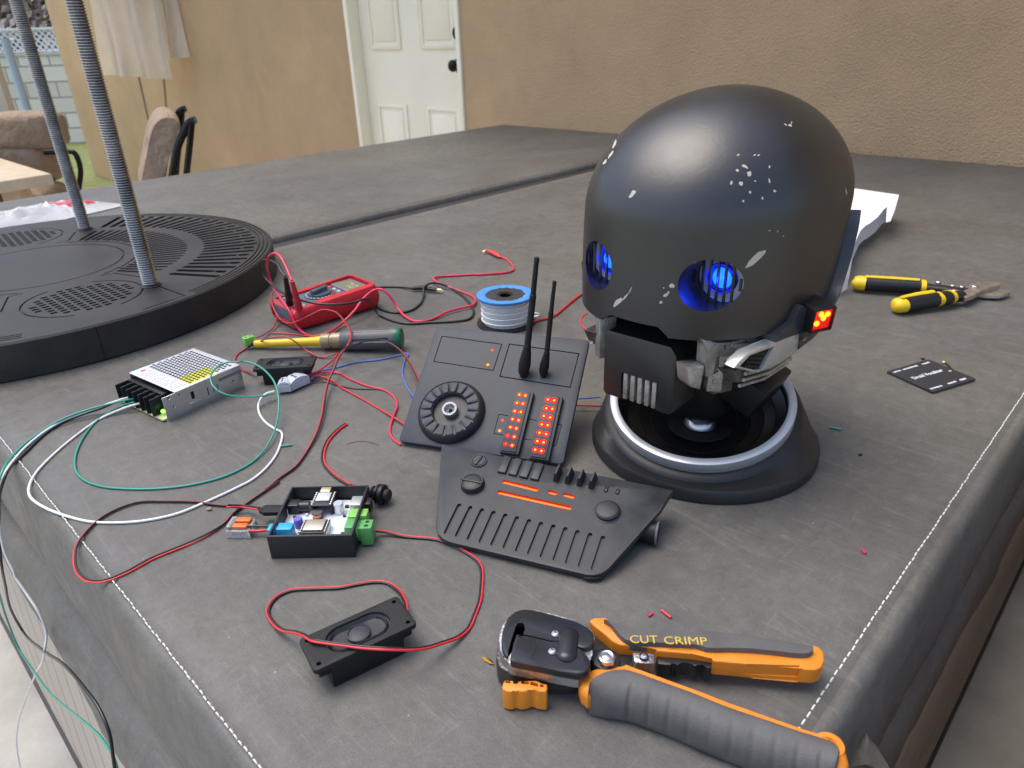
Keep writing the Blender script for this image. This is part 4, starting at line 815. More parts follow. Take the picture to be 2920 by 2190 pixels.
P = [b_]+wpts([('C', .09, [(425, 350, .088), (395, 295, .094), (350, 262, .096), (300, 252, .090), (265, 275, .080), (258, 320, .070), (290, 385, .058), (350, 452, .050), (450, 520, .047), (600, 575, .045), (750, 602, .042), (900, 600, .040), (1000, 586, .039), (1060, 565, .040), (1110, 560, .038), (1140, 620, .016), (1180, 672, .005), (1270, 722, .002), (1400, 752, .002), (1600, 745, .002), (1800, 735, .002), (1895, 720, .002), (1937, 670, .002), (1905, 590, .003), (1820, 510, .003), (1750, 470, .004), (1660, 438, .010), (1600, 436, .012), (1550, 465, .010), (1542, 540, .003), (1510, 605, .002), (1430, 655, .002), (1330, 668, .002), (1230, 650, .002), (1170, 620, .002), (1120, 540, .002), (1150, 480, .002), (1210, 466, .002), (1330, 464, .002), (1440, 475, .004)])])
m_ = MB(); m_.tube(spline(P), .0017, 10); m_.build('cable', LEADB, ld, 80)
croc(ld, 'C', [(1440, 478, .005), (1530, 470, .006), (1650, 490, .0055), (1700, 500, .004)], BLK1, None)

# ---- screwdriver
a = GZ('C', 135, 918, .006); b_ = GZ('C', 1375, 865, .017); d = b_-a; L = d.length; Mx = Matrix.Translation(a) @ d.to_track_quat('X', 'Z').to_matrix().to_4x4() @ Matrix.Rotation(R_(90), 4, 'Y')
sd = thing('screwdriver', 'screwdriver with yellow sleeved shaft and grey handle with green end', 'screwdriver', Mx)
def lx(u): return L*(u-135)/(1375-135)
def lath(name, pr, m, n=24, ang=35): q = MB(); q.lathe(pr, n); return q.build(name, m, sd, ang)
lath('tip', [(0, 0), (.0028, .0005), (.0030, lx(240)), (0, lx(240))], BLK1, 12)
lath('shaft_sleeve', [(0, lx(215)), (.0052, lx(217)), (.0050, lx(400)), (.0056, lx(640)), (.0066, lx(735)), (.0066, lx(755)), (0, lx(755))], mat('yellow_sleeve', (.80, .56, .02), .4, noise_=(80, .05)), 20)
lath('collar', [(0, lx(750)), (.0098, lx(752)), (.0104, lx(775)), (.0104, lx(820)), (.0092, lx(824)), (.0092, lx(832)), (.0106, lx(836)), (.0108, lx(915)), (0, lx(916))], mat('amber_collar', (.28, .22, .11), .25, coat=.5, noise_=(60, .25)), 24)
hb_ = MB(); pr = [(0, lx(900)), (.0105, lx(902)), (.0128, lx(935)), (.0138, lx(1000)), (.0134, lx(1150)), (.0142, lx(1290)), (.0142, lx(1325)), (0, lx(1325))]; hb_.lathe(pr, 36)
cut = MB()
for i in range(6):
    t = i*math.pi/3; M = rotz(t+.3); cut.tube([M @ Vector((.0162, 0, lx(1010))), M @ Vector((.0160, 0, lx(1290)))], .0040, 10)
hb_.build('handle', mat('grey_handle', (.10, .10, .10), .45, noise_=(30, .1)), sd, cut=cut)
lath('end_cap', [(0, lx(1322)), (.0143, lx(1322)), (.0145, lx(1350)), (.0125, lx(1372)), (.006, lx(1380)), (0, lx(1381))], mat('green_cap', (.012, .13, .07), .35), 36)
# ---- little green plug block by the screwdriver tip
a = GZ('C', 150, 905, .009); t = thing('green_plug', 'small green screw terminal plug on the tip of the screwdriver', 'connector', Matrix.Translation(a) @ rotz(.7)); m_ = MB(); m_.box((-.004, -.005, -.003), (.010, .005, .008), .0006); cut = MB(); cut.cyl((0, 0, .005), (0, 0, .01), .0018, n=12); cut.cyl((.006, 0, .005), (.006, 0, .01), .0018, n=12); m_.build('housing', GRB, t, cut=cut)
m_ = MB(); m_.cyl((0, 0, .0048), (0, 0, .006), .0014, n=12); m_.cyl((.006, 0, .0048), (.006, 0, .006), .0014, n=12); m_.build('screw_heads', STEEL, t)

# ---- spool of white wire
a = GZ('S', 440, 1500, 0); sc_ = Vector((-.0052, .937, 0)); t = thing('wire_spool', 'black spool of white wire with blue tape on its rim', 'spool', Matrix.Translation(sc_) @ Matrix.Diagonal((1, 1, .87, 1)))
m_ = MB(); m_.lathe([(.008, 0), (.041, 0), (.0415, .0015), (.041, .003), (.020, .003), (.008, .003)], 56); m_.lathe([(.008, .003), (.012, .003), (.012, .047), (.008, .047)], 30); m_.build('spool_core', BLK2, t)
m_ = MB(); m_.lathe([(.012, .0462), (.0385, .0462), (.0388, .0476), (.0385, .049), (.027, .0485), (.0115, .0485), (.0110, .046)], 56); m_.build('top_flange', mat('flange_black', (.035, .033, .032), .5, noise_=(30, .2)), t)
rows = []
for r, z in ((.0392, .0452), (.0402, .0470), (.0397, .0494), (.034, .0500), (.029, .0496), (.0275, .0488)):
    rows.append([((r+(.0018*noise.noise(Vector((math.cos(q*.1309)*4, math.sin(q*.1309)*4, 2)))*2 if r < .031 else .0005*noise.noise(Vector((q*.9, r*99, 0)))))*math.cos(q*2*math.pi/72), (r+(.0036*noise.noise(Vector((q*.45, 3, 2))) if r < .031 else 0))*math.sin(q*2*math.pi/72), z+.0004*noise.noise(Vector((q*.7, 1, r*50)))) for q in range(72)])
m_ = MB(); m_.grid(rows, True); m_.build('blue_tape', mat('blue_tape', (.06, .25, .62), .65, noise_=(90, .12)), t, 60)
m_ = MB()
for i in range(14):
    z = .0048+i*.00295; r = .0325+.0012*math.sin(i*2.1)+(-.0018 if i in (0,) else 0)
    m_.tube([(r*math.cos(q*math.pi/24), r*math.sin(q*math.pi/24), z+.0028*q/48) for q in range(49)], .00155, 8, cap=False)
m_.lathe([(.0318, .0035), (.0318, .0455)], 40); m_.build('wire_coil', WM['white'], t, 80)
m_ = MB(); P = [GZ('S', 60, 1140, .036), GZ('S', 160, 1175, .033), GZ('S', 400, 1235, .024), GZ('S', 650, 1290, .020), GZ('S', 790, 1310, .020), GZ('S', 930, 1305, .024), GZ('S', 985, 1275, .028), GZ('S', 960, 1250, .032), GZ('S', 900, 1240, .034)]
I_ = Matrix.Translation(-sc_); m_.tube([I_ @ p for p in spline(P)], .0015, 8); m_.build('wire_end', WM['white'], t, 80)
# ================================================================== CONTROL PANELS
PGR = mat('blue_grey_print', (.036, .042, .054), .5, noise_=(34, .42), bump=(900, .05), spec=.35); PGD = mat('dark_grey_print', (.019, .021, .025), .48, noise_=(30, .2), bump=(900, .05))
LEDC = mat('red_led', (.5, .02, .01), .6, emit=(1, .085, .004, 6), spec=.1); LEDD = mat('dim_red_led', (.9, .05, .03), .3, emit=(1, .04, .01, 1.6)); LEDHALO = mat('led_halo', (.4, .005, .01), .7, emit=(1, .004, .02, .55), spec=.1); LEDHALO2 = mat('bright_led_halo', (.4, .005, .01), .7, emit=(1, .004, .02, .9), spec=.1)
fA = Fr((-.1157, .6108, .0062), R_(-18.2), R_(34)); AW, AH = .1690, .1395
pa = thing('control_panel', 'square blue grey control panel with big ribbed wheel, red lights and two antennas', 'control panel', fA.M)
m_ = MB(); m_.prism(bev_poly(0, 0, AW, AH, .004, 4), -.0055, 0, .0006, bottom=True); cut = MB()
def groove_l(c, pts, w_, d, z=0, close=True):
    P = [Vector((p[0], p[1], 0)) for p in pts]; n = len(P)
    for i in range(n if close else n-1):
        a = P[i]; b_ = P[(i+1) % n]; t = (b_-a).normalized()*(-w_ if False else 0); nn = Vector((-(b_-a).y, (b_-a).x, 0)).normalized()*w_
        ext = (b_-a).normalized()*w_*(-1.05 if i % 2 else 1)
        a2, b2 = (a-ext, b_+ext) if i % 2 == 0 else (a-ext*-1 if False else a+(b_-a).normalized()*w_*1.02, b_-(b_-a).normalized()*w_*1.02)
        c.prism([((a2-nn).x, (a2-nn).y), ((b2-nn).x, (b2-nn).y), ((b2+nn).x, (b2+nn).y), ((a2+nn).x, (a2+nn).y)], z-d, z+.002)
groove_l(cut, fA.poly('H', [(590, 290), (1220, 375), (1130, 650), (505, 555)]), .0005, .0016)
groove_l(cut, fA.poly('H', [(1300, 372), (2030, 475), (1940, 828), (1200, 712)]), .0006, .0018)
groove_l(cut, fA.poly('H', [(1285, 1125), (1190, 1112), (1137, 1312), (1225, 1328)]), .0004, .0012, close=False)
groove_l(cut, fA.poly('H', [(1790, 1215), (1850, 1225), (1790, 1438), (1740, 1430)]), .0004, .0012, close=False)
groove_l(cut, fA.poly('H', [(1500, 1160), (1585, 1175)]), .0004, .0012, close=False); groove_l(cut, fA.poly('H', [(1445, 1368), (1530, 1382)]), .0004, .0012, close=False)
LEDP = [(1225, 1170, 1), (1195, 1280, 0), (1117, 432, 1), (1072, 587, 0)]
for u, v, _ in LEDP: p = fA.z('H', u, v); cut.cyl((p[0], p[1], -.003), (p[0], p[1], .002), .0016, n=14)
m_.build('plate', PGR, pa, cut=cut, selfx=True)
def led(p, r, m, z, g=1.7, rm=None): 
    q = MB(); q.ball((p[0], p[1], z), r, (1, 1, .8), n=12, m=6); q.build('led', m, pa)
    q = MB(); q.lathe([(r*.9, z+.0001), (r*g, z+.0002), (r*(g+.1), z-.0006)], 14, Matrix.Translation((p[0], p[1], 0))); q.build('led_halo', rm or LEDHALO, pa)  # emissive red halo ring, standing in for light bleeding round the led
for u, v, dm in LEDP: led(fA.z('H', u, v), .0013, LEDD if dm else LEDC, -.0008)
hb_ = .0062
B1 = [(1405, 905), (1468, 915), (1380, 992), (1443, 1000), (1357, 1078), (1420, 1087), (1333, 1162), (1397, 1174), (1310, 1248), (1372, 1260), (1283, 1336), (1350, 1348), (1262, 1425), (1328, 1438)]
B2 = [(1705, 957), (1770, 965), (1688, 1048), (1750, 1055), (1662, 1130), (1728, 1144), (1640, 1217), (1703, 1226), (1617, 1305), (1686, 1320), (1594, 1393), (1659, 1405), (1571, 1483), (1637, 1497)]
for bi, (qd, LL) in enumerate((([(1362, 846), (1560, 872), (1385, 1530), (1190, 1495)], B1), ([(1668, 890), (1868, 924), (1700, 1598), (1500, 1556)], B2))):
    P = fA.poly('H', qd, hb_); cx = sum(p[0] for p in P)/4; cy = sum(p[1] for p in P)/4
    w_ = (abs(P[1][0]-P[0][0])+abs(P[2][0]-P[3][0]))/4; h_ = (abs(P[0][1]-P[3][1])+abs(P[1][1]-P[2][1]))/4
    q = MB(); q.prism(bev_poly(cx-w_, cy-h_, cx+w_, cy+h_, .0006, 1), 0, hb_-.0012, .0004); br = q.build('light_bar', PGD, pa)
    q = MB(); q.prism(bev_poly(cx-w_*.86, cy-h_*.96, cx+w_*.70, cy+h_*.96, .0006, 1), hb_-.0012, hb_, .0003); q.build('bar_face', PGR, br)
    for i, (u, v) in enumerate(LL): led(fA.z('H', u, v, hb_), .00125, LEDD if (bi == 0 and i in (10, 12)) else LEDC, hb_, 1.9 if bi == 0 else 2.35, LEDHALO if bi == 0 else LEDHALO2)
# wheel
c = fA.z('H', 665, 1056, .0095); l_e = fA.z('H', 356, 1070, .0095); r_e = fA.z('H', 972, 1060, .0095); WR = (r_e[0]-l_e[0])/2*1.0; cx = (r_e[0]+l_e[0])/2; cy = (fA.z('H', 700, 757, .0095)[1]+fA.z('H', 640, 1352, .0095)[1])/2; WR = (WR+abs(fA.z('H', 700, 757, .0095)[1]-fA.z('H', 640, 1352, .0095)[1])/2)/2
TWh = Matrix.Translation((cx, cy, 0)); ri = WR*.60
q = MB(TWh); q.lathe([(WR+.0042, 0), (WR+.0035, .004), (WR+.0010, .0088), (WR, .0095), (WR-.0006, .0088), (ri+.0002, .0080), (ri, .0078), (ri-.0008, .0030), (ri*.5, .0026), (0, .0026)], 72); wh = q.build('wheel', PGD, pa, ang=45)
for i in range(17):
    a0, a1 = R_(i*360/17+2.0), R_((i+1)*360/17-2.0); q = MB(TWh); ro_ = WR-.0012
    q.prism([((ri+.0006)*math.cos(a), (ri+.0006)*math.sin(a)) for a in (a0+.02, (a0+a1)/2, a1-.02)]+[(ro_*math.cos(a), ro_*math.sin(a)) for a in (a1, (a0*.33+a1*.67), (a0*.67+a1*.33), a0)], .0078, .0098, .0003); q.build('wheel_pad', PGR, wh)
q = MB(TWh); q.lathe([(.0078, .0026), (.0078, .0085), (.0076, .0090), (.0056, .0090), (.0052, .0084), (.0048, .0040), (.0030, .0028)], 36)
for i in range(8):
    a = R_(i*45); q.box((.0022, -.0006, .0026), (.0042, .0006, .0042), .0002, M=rotz(a))
q.build('hub', mat('grained_silver', (.55, .55, .54), .38, 1, noise_=(900, .3), bump=(1500, .6)), wh)
q = MB(TWh); q.cyl((0, 0, .0026), (0, 0, .0031), .0028, n=20); q.build('hub_hole', VOID, wh)
# antennas
def antenna(key0, b0, n0, key1, joint, tip, rr):
    P0 = fA.M @ Vector(fA.z(key0, *b0, .002)); yy = P0.y-.001; N0 = aty(*zp(key0, *n0), yy-.003); J0 = aty(*zp(key1, *joint), yy); T0 = aty(*zp(key1, *tip), yy)
    I = fA.I; q = MB(); q.tube([I @ p for p in (P0+Vector((0, -.002, -.004)), P0+Vector((0, -.001, .001)), P0.lerp(N0, .35), P0.lerp(N0, .8), N0)], [rr*.9, rr*1.65, rr*1.9, rr*1.45, rr*1.1], 18); at = q.build('antenna_boot', BLK2, pa, 50)
    A_ = N0; q = MB(); pts = []; rs = []
    for t, r in ((0, 1.2), (.02, 1.22), (.035, 1.2), (.04, 1.0)): pts.append(A_.lerp(J0, t)); rs.append(rr*r)
    for t, r in ((.95, .98), (.955, .84), (.962, .84), (.968, .98), (.976, .98), (.98, .84), (.987, .84), (.99, 1.0), (1, 1.02)): pts.append(A_.lerp(J0, t)); rs.append(rr*r)
    for t, r in ((.0, 1.0), (.02, 1.0), (.09, 1.0), (.10, .82), (.84, .72), (.845, .64), (.87, .64), (.875, .78), (.97, .78), (1, .62)): pts.append(J0.lerp(T0, t)); rs.append(rr*r)
    q.tube([I @ p for p in pts], rs, 18); q.build('antenna_rod', BLK2, at, 40)
antenna('H', (1448, 672), (1487, 412), 'S', (880, 1060), (945, 408), .0033)
antenna('H', (1655, 672), (1692, 478), 'S', (1165, 1310), (1226, 782), .0026)
q = MB(); q.prism([(.02, .03), (.03, .03), (.03, .10), (.02, .10)], -.012, -.0056); q.prism([(.13, .03), (.14, .03), (.14, .10), (.13, .10)], -.012, -.0056); q.build('back_rib', PGD, pa)
m_ = MB(); P = [fA.M @ Vector((x, AH-.02, -.006)) for x in (.05, .12)]
prop = thing('support_block', 'dark block propping up the back of the square control panel', 'block', Matrix.Translation(Vector((P[0].x, P[0].y, 0))) @ rotz(R_(-18.2))); m_.box((0, -.002, 0), (.06, .02, P[0].z-.004), .002); m_.build('block_body', BLK2, prop)

X_ = Vector((.914, -.404, 0)).normalized(); N_ = Vector((-.104, -.223, .969)); N_ = (N_-X_*N_.dot(X_)).normalized(); Y_ = N_.cross(X_); o_ = GZ('J', 122, 850, .0075)
fB = Fr(0, 0, M=Matrix(((X_.x, Y_.x, N_.x, o_.x), (X_.y, Y_.y, N_.y, o_.y), (X_.z, Y_.z, N_.z, o_.z), (0, 0, 0, 1))))
pbn = thing('keyboard_panel', 'wedge shaped dark grey control panel with long grooves and glowing red slots', 'control panel', fB.M)
ol = fB.poly('J', [(172, 107), (1100, 290), (2098, 487), (1990, 650), (1572, 1120), (1545, 1150), (1500, 1178), (1440, 1193), (1380, 1192), (800, 1052), (240, 918), (180, 893), (140, 850), (122, 790)])
m_ = MB(); m_.prism(ol, -.0052, 0, .0007, bottom=True); cut = MB()
tops = [(318, 612), (412, 632), (508, 652), (603, 673), (702, 696), (798, 718), (898, 742), (998, 765), (1100, 787), (1200, 809), (1300, 834), (1405, 857), (1512, 882)]
bots = [(208, 838), (300, 862), (398, 887), (497, 912), (595, 934), (697, 958), (800, 984), (900, 1009), (1005, 1034), (1112, 1060), (1215, 1085), (1322, 1112), (1430, 1139)]
for t, b_ in zip(tops, bots): cut.prism(stadium(fB.z('J', *t), fB.z('J', *b_), .0018, 6), -.0022, .002)
LS = [((690, 414), (958, 480), .0019), ((650, 502), (1232, 632), .0019), ((1070, 499), (1114, 512), .0018), ((1196, 523), (1260, 540), .0018)]
for a, b_, r in LS: cut.prism(stadium(fB.z('J', *a), fB.z('J', *b_), r, 6), -.0042, .002)
for u, v in ((1540, 484), (1635, 502)):
    p = fB.z('J', u, v); cut.box((p[0]-.0017, p[1]-.0030, -.0008), (p[0]+.0017, p[1]+.0030, .002))
m_.build('plate', PGD if False else mat('slate_print', (.027, .030, .034), .45, noise_=(34, .5), bump=(900, .06), spec=.4), pbn, cut=cut)
for a, b_, r in LS:
    q = MB(); q.prism(stadium(fB.z('J', *a), fB.z('J', *b_), r*.98, 6), -.0041, -.0030); q.build('glowing_slot', mat('slot_light', (.9, .1, .02), .4, emit=(1, .04, .002, 4.5)), pbn)
for u, v in ((1540, 484), (1635, 502)):
    p = fB.z('J', u, v); q = MB(); q.box((p[0]-.0010, p[1]-.0022, -.0008), (p[0]+.0010, p[1]+.0022, .0008), .0003); q.build('small_key', PGD, pbn)
KM = MATS['slate_print']
for i in range(4):
    o2 = (i*90.5, i*19.5); P = fB.poly('J', [(692+o2[0], 198+o2[1]), (752+o2[0], 212+o2[1]), (700+o2[0], 345+o2[1]), (634+o2[0], 330+o2[1])], .002); q = MB(); q.prism(P, 0, .0022, .0006); q.build('flat_key', KM, pbn)
    o2 = (i*97, i*20); P = fB.poly('J', [(1145+o2[0], 318+o2[1]), (1180+o2[0], 325+o2[1]), (1140+o2[0], 425+o2[1]), (1095+o2[0], 412+o2[1])], .0); P = [Vector(p) for p in P]; c_ = sum(P, Vector((0, 0)))/4
    q = MB(); V0 = [q.v((p.x, p.y, 0)) for p in P]; V1 = [q.v((c_.x+(p.x-c_.x)*.42, c_.y+(p.y-c_.y)*.80, .0088)) for p in P]; q.bm.faces.new(V0[::-1]); q.bm.faces.new(V1)
    for k in range(4): q.bm.faces.new((V0[k], V0[(k+1) % 4], V1[(k+1) % 4], V1[k]))
    bmesh.ops.bevel(q.bm, geom=q.bm.edges[:], offset=.0003, segments=1, affect='EDGES'); q.build('fin_key', PGD, pbn)
def dimr(u0, v0, u1, v1, z): a = fB.z('J', u0, v0, z); b_ = fB.z('J', u1, v1, z); return math.dist(a, b_)/2
c = fB.z('J', 1548, 645, .004); r = dimr(1445, 640, 1650, 660, .004); q = MB(Matrix.Translation((c[0], c[1], 0))); q.lathe([(r+.0012, 0), (r+.001, .0003), (r, .0006), (r, .0030), (r-.0010, .0042), (r-.002, .0045), (0, .0047)], 48); q.build('round_button', KM, pbn)
c = fB.z('J', 424, 412, .005); r = dimr(330, 405, 518, 425, .005); q = MB(Matrix.Translation((c[0], c[1], 0))); q.lathe([(r+.0003, 0), (r, .0035), (r-.0008, .0050), (r-.0016, .0050), (r-.0022, .0044), (r-.0034, .0050), (0, .0050)], 48); kn = q.build('turning_knob', PGD, pbn); q = MB(Matrix.Translation((c[0], c[1], 0)) @ rotz(R_(2))); q.box((-r*.98, -.0011, .0045), (r*.98, .0011, .0060), .0004); q.build('grip_bar', KM, kn)
c = fB.z('J', 482, 238, .0015); r = dimr(418, 235, 545, 242, .0015); q = MB(Matrix.Translation((c[0], c[1], 0))); q.lathe([(r+.0004, 0), (r+.0002, .0012), (r-.0006, .0012), (r-.0008, .0006), (r-.0014, .0014), (0, .0014)], 40); kn = q.build('slotted_disc', PGD, pbn); q = MB(Matrix.Translation((c[0], c[1], 0)) @ rotz(R_(-10))); q.prism(stadium((0, -r*.68), (0, r*.68), .0011, 6), .0012, .0026, .0003); q.build('slot_rib', KM, kn)
q = MB(); q.prism(scl(ol, .02, .09, .03) if False else [(p[0]*.9+.008, p[1]*.86+.004) for p in ol], -.0075, -.0053); q.build('back_frame', VOID, pbn)
d = Vector((-.80, .30, 0)).normalized(); a = GZ('J', 1905, 835, .0094)-d*.006; q = MB(); q.cyl(a, a+d*.045, .0092, n=28, bev=.001); tg = q.build('black_tube', BLK1); tag(tg, 'short black tube lying under the right end of the wedge shaped panel', 'tube')
q = MB(); q.lathe([(.0091, -.0004), (.0094, .0003), (.0094, .0012), (.0091, .0015)], 28, Matrix.Translation(a) @ d.to_track_quat('Z', 'Y').to_matrix().to_4x4()); q.build('rim', mat('rim_grey', (.12, .12, .12), .45), tg)
a = GZ('J', 1430, 1195, .003); q = MB(); q.ball(a, .0055, (1.6, 1, .5)); tag(q.build('rubber_foot', BLK1), 'black rubber foot under the front edge of the wedge shaped panel', 'foot')

# ================================================================== ROBOT HEAD ON ITS STAND
HBLK = bpy.data.materials.new('satin_black_shell'); HBLK.use_nodes = True; n_ = HBLK.node_tree.nodes; l_ = HBLK.node_tree.links; bs = n_['Principled BSDF']
tcn = n_.new('ShaderNodeTexCoord'); t1 = n_.new('ShaderNodeTexNoise'); t1.inputs['Scale'].default_value = 14; t1.inputs['Detail'].default_value = 6; l_.new(tcn.outputs['Object'], t1.inputs[0])
mr_ = n_.new('ShaderNodeMapRange'); mr_.inputs[1].default_value = .3; mr_.inputs[2].default_value = .7; mr_.inputs[3].default_value = .33; mr_.inputs[4].default_value = .47; l_.new(t1.outputs[0], mr_.inputs[0]); l_.new(mr_.outputs[0], bs.inputs['Roughness'])
mx = n_.new('ShaderNodeMix'); mx.data_type = 'RGBA'; mx.inputs[6].default_value = (.008, .008, .008, 1); mx.inputs[7].default_value = (.018, .018, .018, 1); l_.new(t1.outputs[0], mx.inputs[0]); l_.new(mx.outputs[2], bs.inputs[0]); bs.inputs['IOR'].default_value = 1.72; bs.inputs['Specular IOR Level'].default_value = .5
t2 = n_.new('ShaderNodeTexNoise'); t2.inputs['Scale'].default_value = 300; l_.new(tcn.outputs['Object'], t2.inputs[0]); bu = n_.new('ShaderNodeBump'); bu.inputs['Strength'].default_value = .08; bu.inputs['Distance'].default_value = .001; l_.new(t2.outputs[0], bu.inputs['Height']); l_.new(bu.outputs[0], bs.inputs['Normal'])
DSIL = mat('dry_silver', (.50, .49, .46), .42, .85, noise_=(120, .35), bump=(700, .5)); CHIP = mat('bare_primer', (.50, .45, .40), .6, noise_=(200, .1))
# stand
BC = Vector((.1862, .6020, 0)); RC = Vector((.1811, .6015, .050)); RN = Vector((-.124, -.277, 1)).normalized(); RRr = .0864
Xr = Vector((1, 0, 0)); Xr = (Xr-RN*Xr.dot(RN)).normalized(); Yr = RN.cross(Xr); RM = Matrix(((Xr.x, Yr.x, RN.x, RC.x), (Xr.y, Yr.y, RN.y, RC.y), (Xr.z, Yr.z, RN.z, RC.z), (0, 0, 0, 1)))
stn = thing('head_stand', 'round black stand with a slanted silver ring under the robot head', 'stand', Matrix.Translation(BC)); IB = Matrix.Translation(-BC)
n = 96; rows = []
def circ(M, r, z): return [(IB @ (M @ Vector((r*math.cos(2*math.pi*i/n), r*math.sin(2*math.pi*i/n), z)))) for i in range(n)]
TB = Matrix.Translation(BC)
rows = [circ(TB, .1055, 0), circ(TB, .1080, .0015), circ(TB, .1080, .0105), circ(TB, .1062, .0135)]
hi = circ(RM, .0945, -.0155); lo = circ(TB, .1050, .0140)
for k in range(1, 7): t = k/7; rows.append([a.lerp(b_, t)+Vector((0, 0, .0)) for a, b_ in zip(lo, hi)])
rows += [hi, circ(RM, .0915, -.0125), circ(RM, .0862, -.0120), circ(RM, .080, -.0120)]
q = MB(); V = q.grid(rows, True); q.bm.faces.new(V[0][::-1]); q.build('base', mat('stand_black', (.014, .014, .015), .48, noise_=(20, .2)), stn, 40)
q = MB(IB @ RM); q.lathe([(.0800, -.0125), (.0858, -.0122), (.0864, -.0115), (.0866, -.0005), (.0860, 0), (.0795, 0), (.0790, -.0005), (.0788, -.012), (.0800, -.0125)], 128)
RING = bpy.data.materials.new('layered_silver'); RING.use_nodes = True; n_ = RING.node_tree.nodes; l_ = RING.node_tree.links; bs = n_['Principled BSDF']; bs.inputs['Base Color'].default_value = (.66, .66, .66, 1); bs.inputs['Metallic'].default_value = .45; bs.inputs['Roughness'].default_value = .33
tcn = n_.new('ShaderNodeTexCoord'); vm = n_.new('ShaderNodeVectorMath'); vm.operation = 'DOT_PRODUCT'; vm.inputs[1].default_value = tuple(RN*1); l_.new(tcn.outputs['Object'], vm.inputs[0]); t1 = n_.new('ShaderNodeTexNoise'); t1.noise_dimensions = '1D'; t1.inputs['Scale'].default_value = 900; t1.inputs['Detail'].default_value = 2; l_.new(vm.outputs['Value'], t1.inputs['W']); bu = n_.new('ShaderNodeBump'); bu.inputs['Strength'].default_value = .5; bu.inputs['Distance'].default_value = .0008; l_.new(t1.outputs[0], bu.inputs['Height']); l_.new(bu.outputs[0], bs.inputs['Normal'])
q.build('silver_ring', RING, stn, 40)
q = MB(IB @ RM); q.lathe([(.0789, -.004), (.0780, -.010), (.070, -.020), (.0695, -.0195), (.060, -.0245), (.0595, -.024), (.048, -.028), (.0475, -.0272), (.036, -.0285), (.0355, -.0300), (0, -.0300)], 96); bo = q.build('bowl', mat('bowl_black', (.008, .008, .009), .33), stn, 25)
q = MB(IB @ RM)
for a0, a1, r, z in ((20, 75, .0735, -.0160), (15, 60, .066, -.0213), (25, 80, .056, -.0255), (215, 250, .068, -.0205), (225, 262, .056, -.0255)):
    q.tube([(r*math.cos(R_(a)), r*math.sin(R_(a)), z) for a in range(a0, a1, 3)], .0005, 5)
for a in (60, 75, 90, 215, 235, 255): q.tube([(.052*math.cos(R_(a)), .052*math.sin(R_(a)), -.0265), (.071*math.cos(R_(a)), .071*math.sin(R_(a)), -.0185)], .0005, 5)
q.build('panel_lines', mat('line_black', (.03, .03, .032), .4), bo)
NB = RM @ Vector((-.002, -.010, -.0300))
q = MB(IB @ Matrix.Translation(NB)); q.lathe([(.0120, 0), (.0155, .002), (.0150, .0045), (.0125, .0085), (.0100, .0100), (0, .0100)], 40); q.build('neck_collar', SIL, stn, 30)
q = MB(IB @ Matrix.Translation(NB)); q.lathe([(.030, -.0010), (.030, .0004), (.0295, .0008), (0, .0008)], 48); q.build('neck_disc', BLK2, stn, 30)

# head
HC = Vector((.1815, .622, 0)); FX = Vector((-.67, -.742, 0)).normalized(); HM = Matrix.Translation(HC) @ rotz(math.atan2(FX.y, FX.x)); HI = HM.inverted()
head = thing('robot_head', 'black domed robot head with two blue lit round eyes on a slanted stand', 'robot head', HM)
HAX, HAY = .1275, .1040; HSX = -.0162
PRF = []
for k in range(6): z = .1500+(.2338-.1500)*k/6; PRF.append((z, 1-(1-.972)*((.2338-z)/(.2338-.1500))**2))
for k in range(17): t = math.sin(math.pi/2*k/16); PRF.append((.2338+(.3241-.2338)*t, max(0, 1-t**1.95)**(1/1.95)))
_P = spline([Vector((s, 0, z)) for z, s in PRF], 2)
def sh(z): return HSX*(z-.15)/(.3241-.15)
def shell(off, zlo=None):
    rows = []
    for p in _P:
        s, z = p.x, p.z
        if s < .02: continue
        rows.append([])
        for i in range(120):
            a = 2*math.pi*i/120; e = 2/2.2; cx_ = math.copysign(abs(math.cos(a))**e, math.cos(a)); cy_ = math.copysign(abs(math.sin(a))**e, math.sin(a))
            drop = 0
            rows[-1].append(((HAX+off)*s*cx_+sh(z), (HAY+off)*s*cy_, z+off*(1-s)+drop))
    return rows
q = MB(); ro_ = shell(0); ri_ = shell(-.004); V1 = q.grid(ro_, True); V2 = q.grid(ri_, True)
q.bm.faces.new(V1[-1]); q.bm.faces.new(V2[-1][::-1])
for i in range(120): q.bm.faces.new((V1[0][i], V1[0][(i+1) % 120], V2[0][(i+1) % 120], V2[0][i]))
bmesh.ops.recalc_face_normals(q.bm, faces=q.bm.faces); bv = BVHTree.FromBMesh(q.bm)
def hit(u, v):
    a = HI @ CAM; d = (HI.to_3x3() @ ray(u, v)).normalized(); return bv.ray_cast(a, d)
eyes = []
ELZ = None
cuts = []
for (u, v) in (zp('T', 246, 1372), zp('T', 1030, 1512)):
    P, Nn, _, _ = hit(u, v); eyes.append(P.copy())
ey = (abs(eyes[0].y)+abs(eyes[1].y))/2; ez = (eyes[0].z+eyes[1].z)/2
print('EYES', eyes, ey, ez)
for P in eyes:
    c_ = MB(); c_.cyl((.02, P.y, P.z), (.2, P.y, P.z), .0200, n=48); cuts.append(c_)
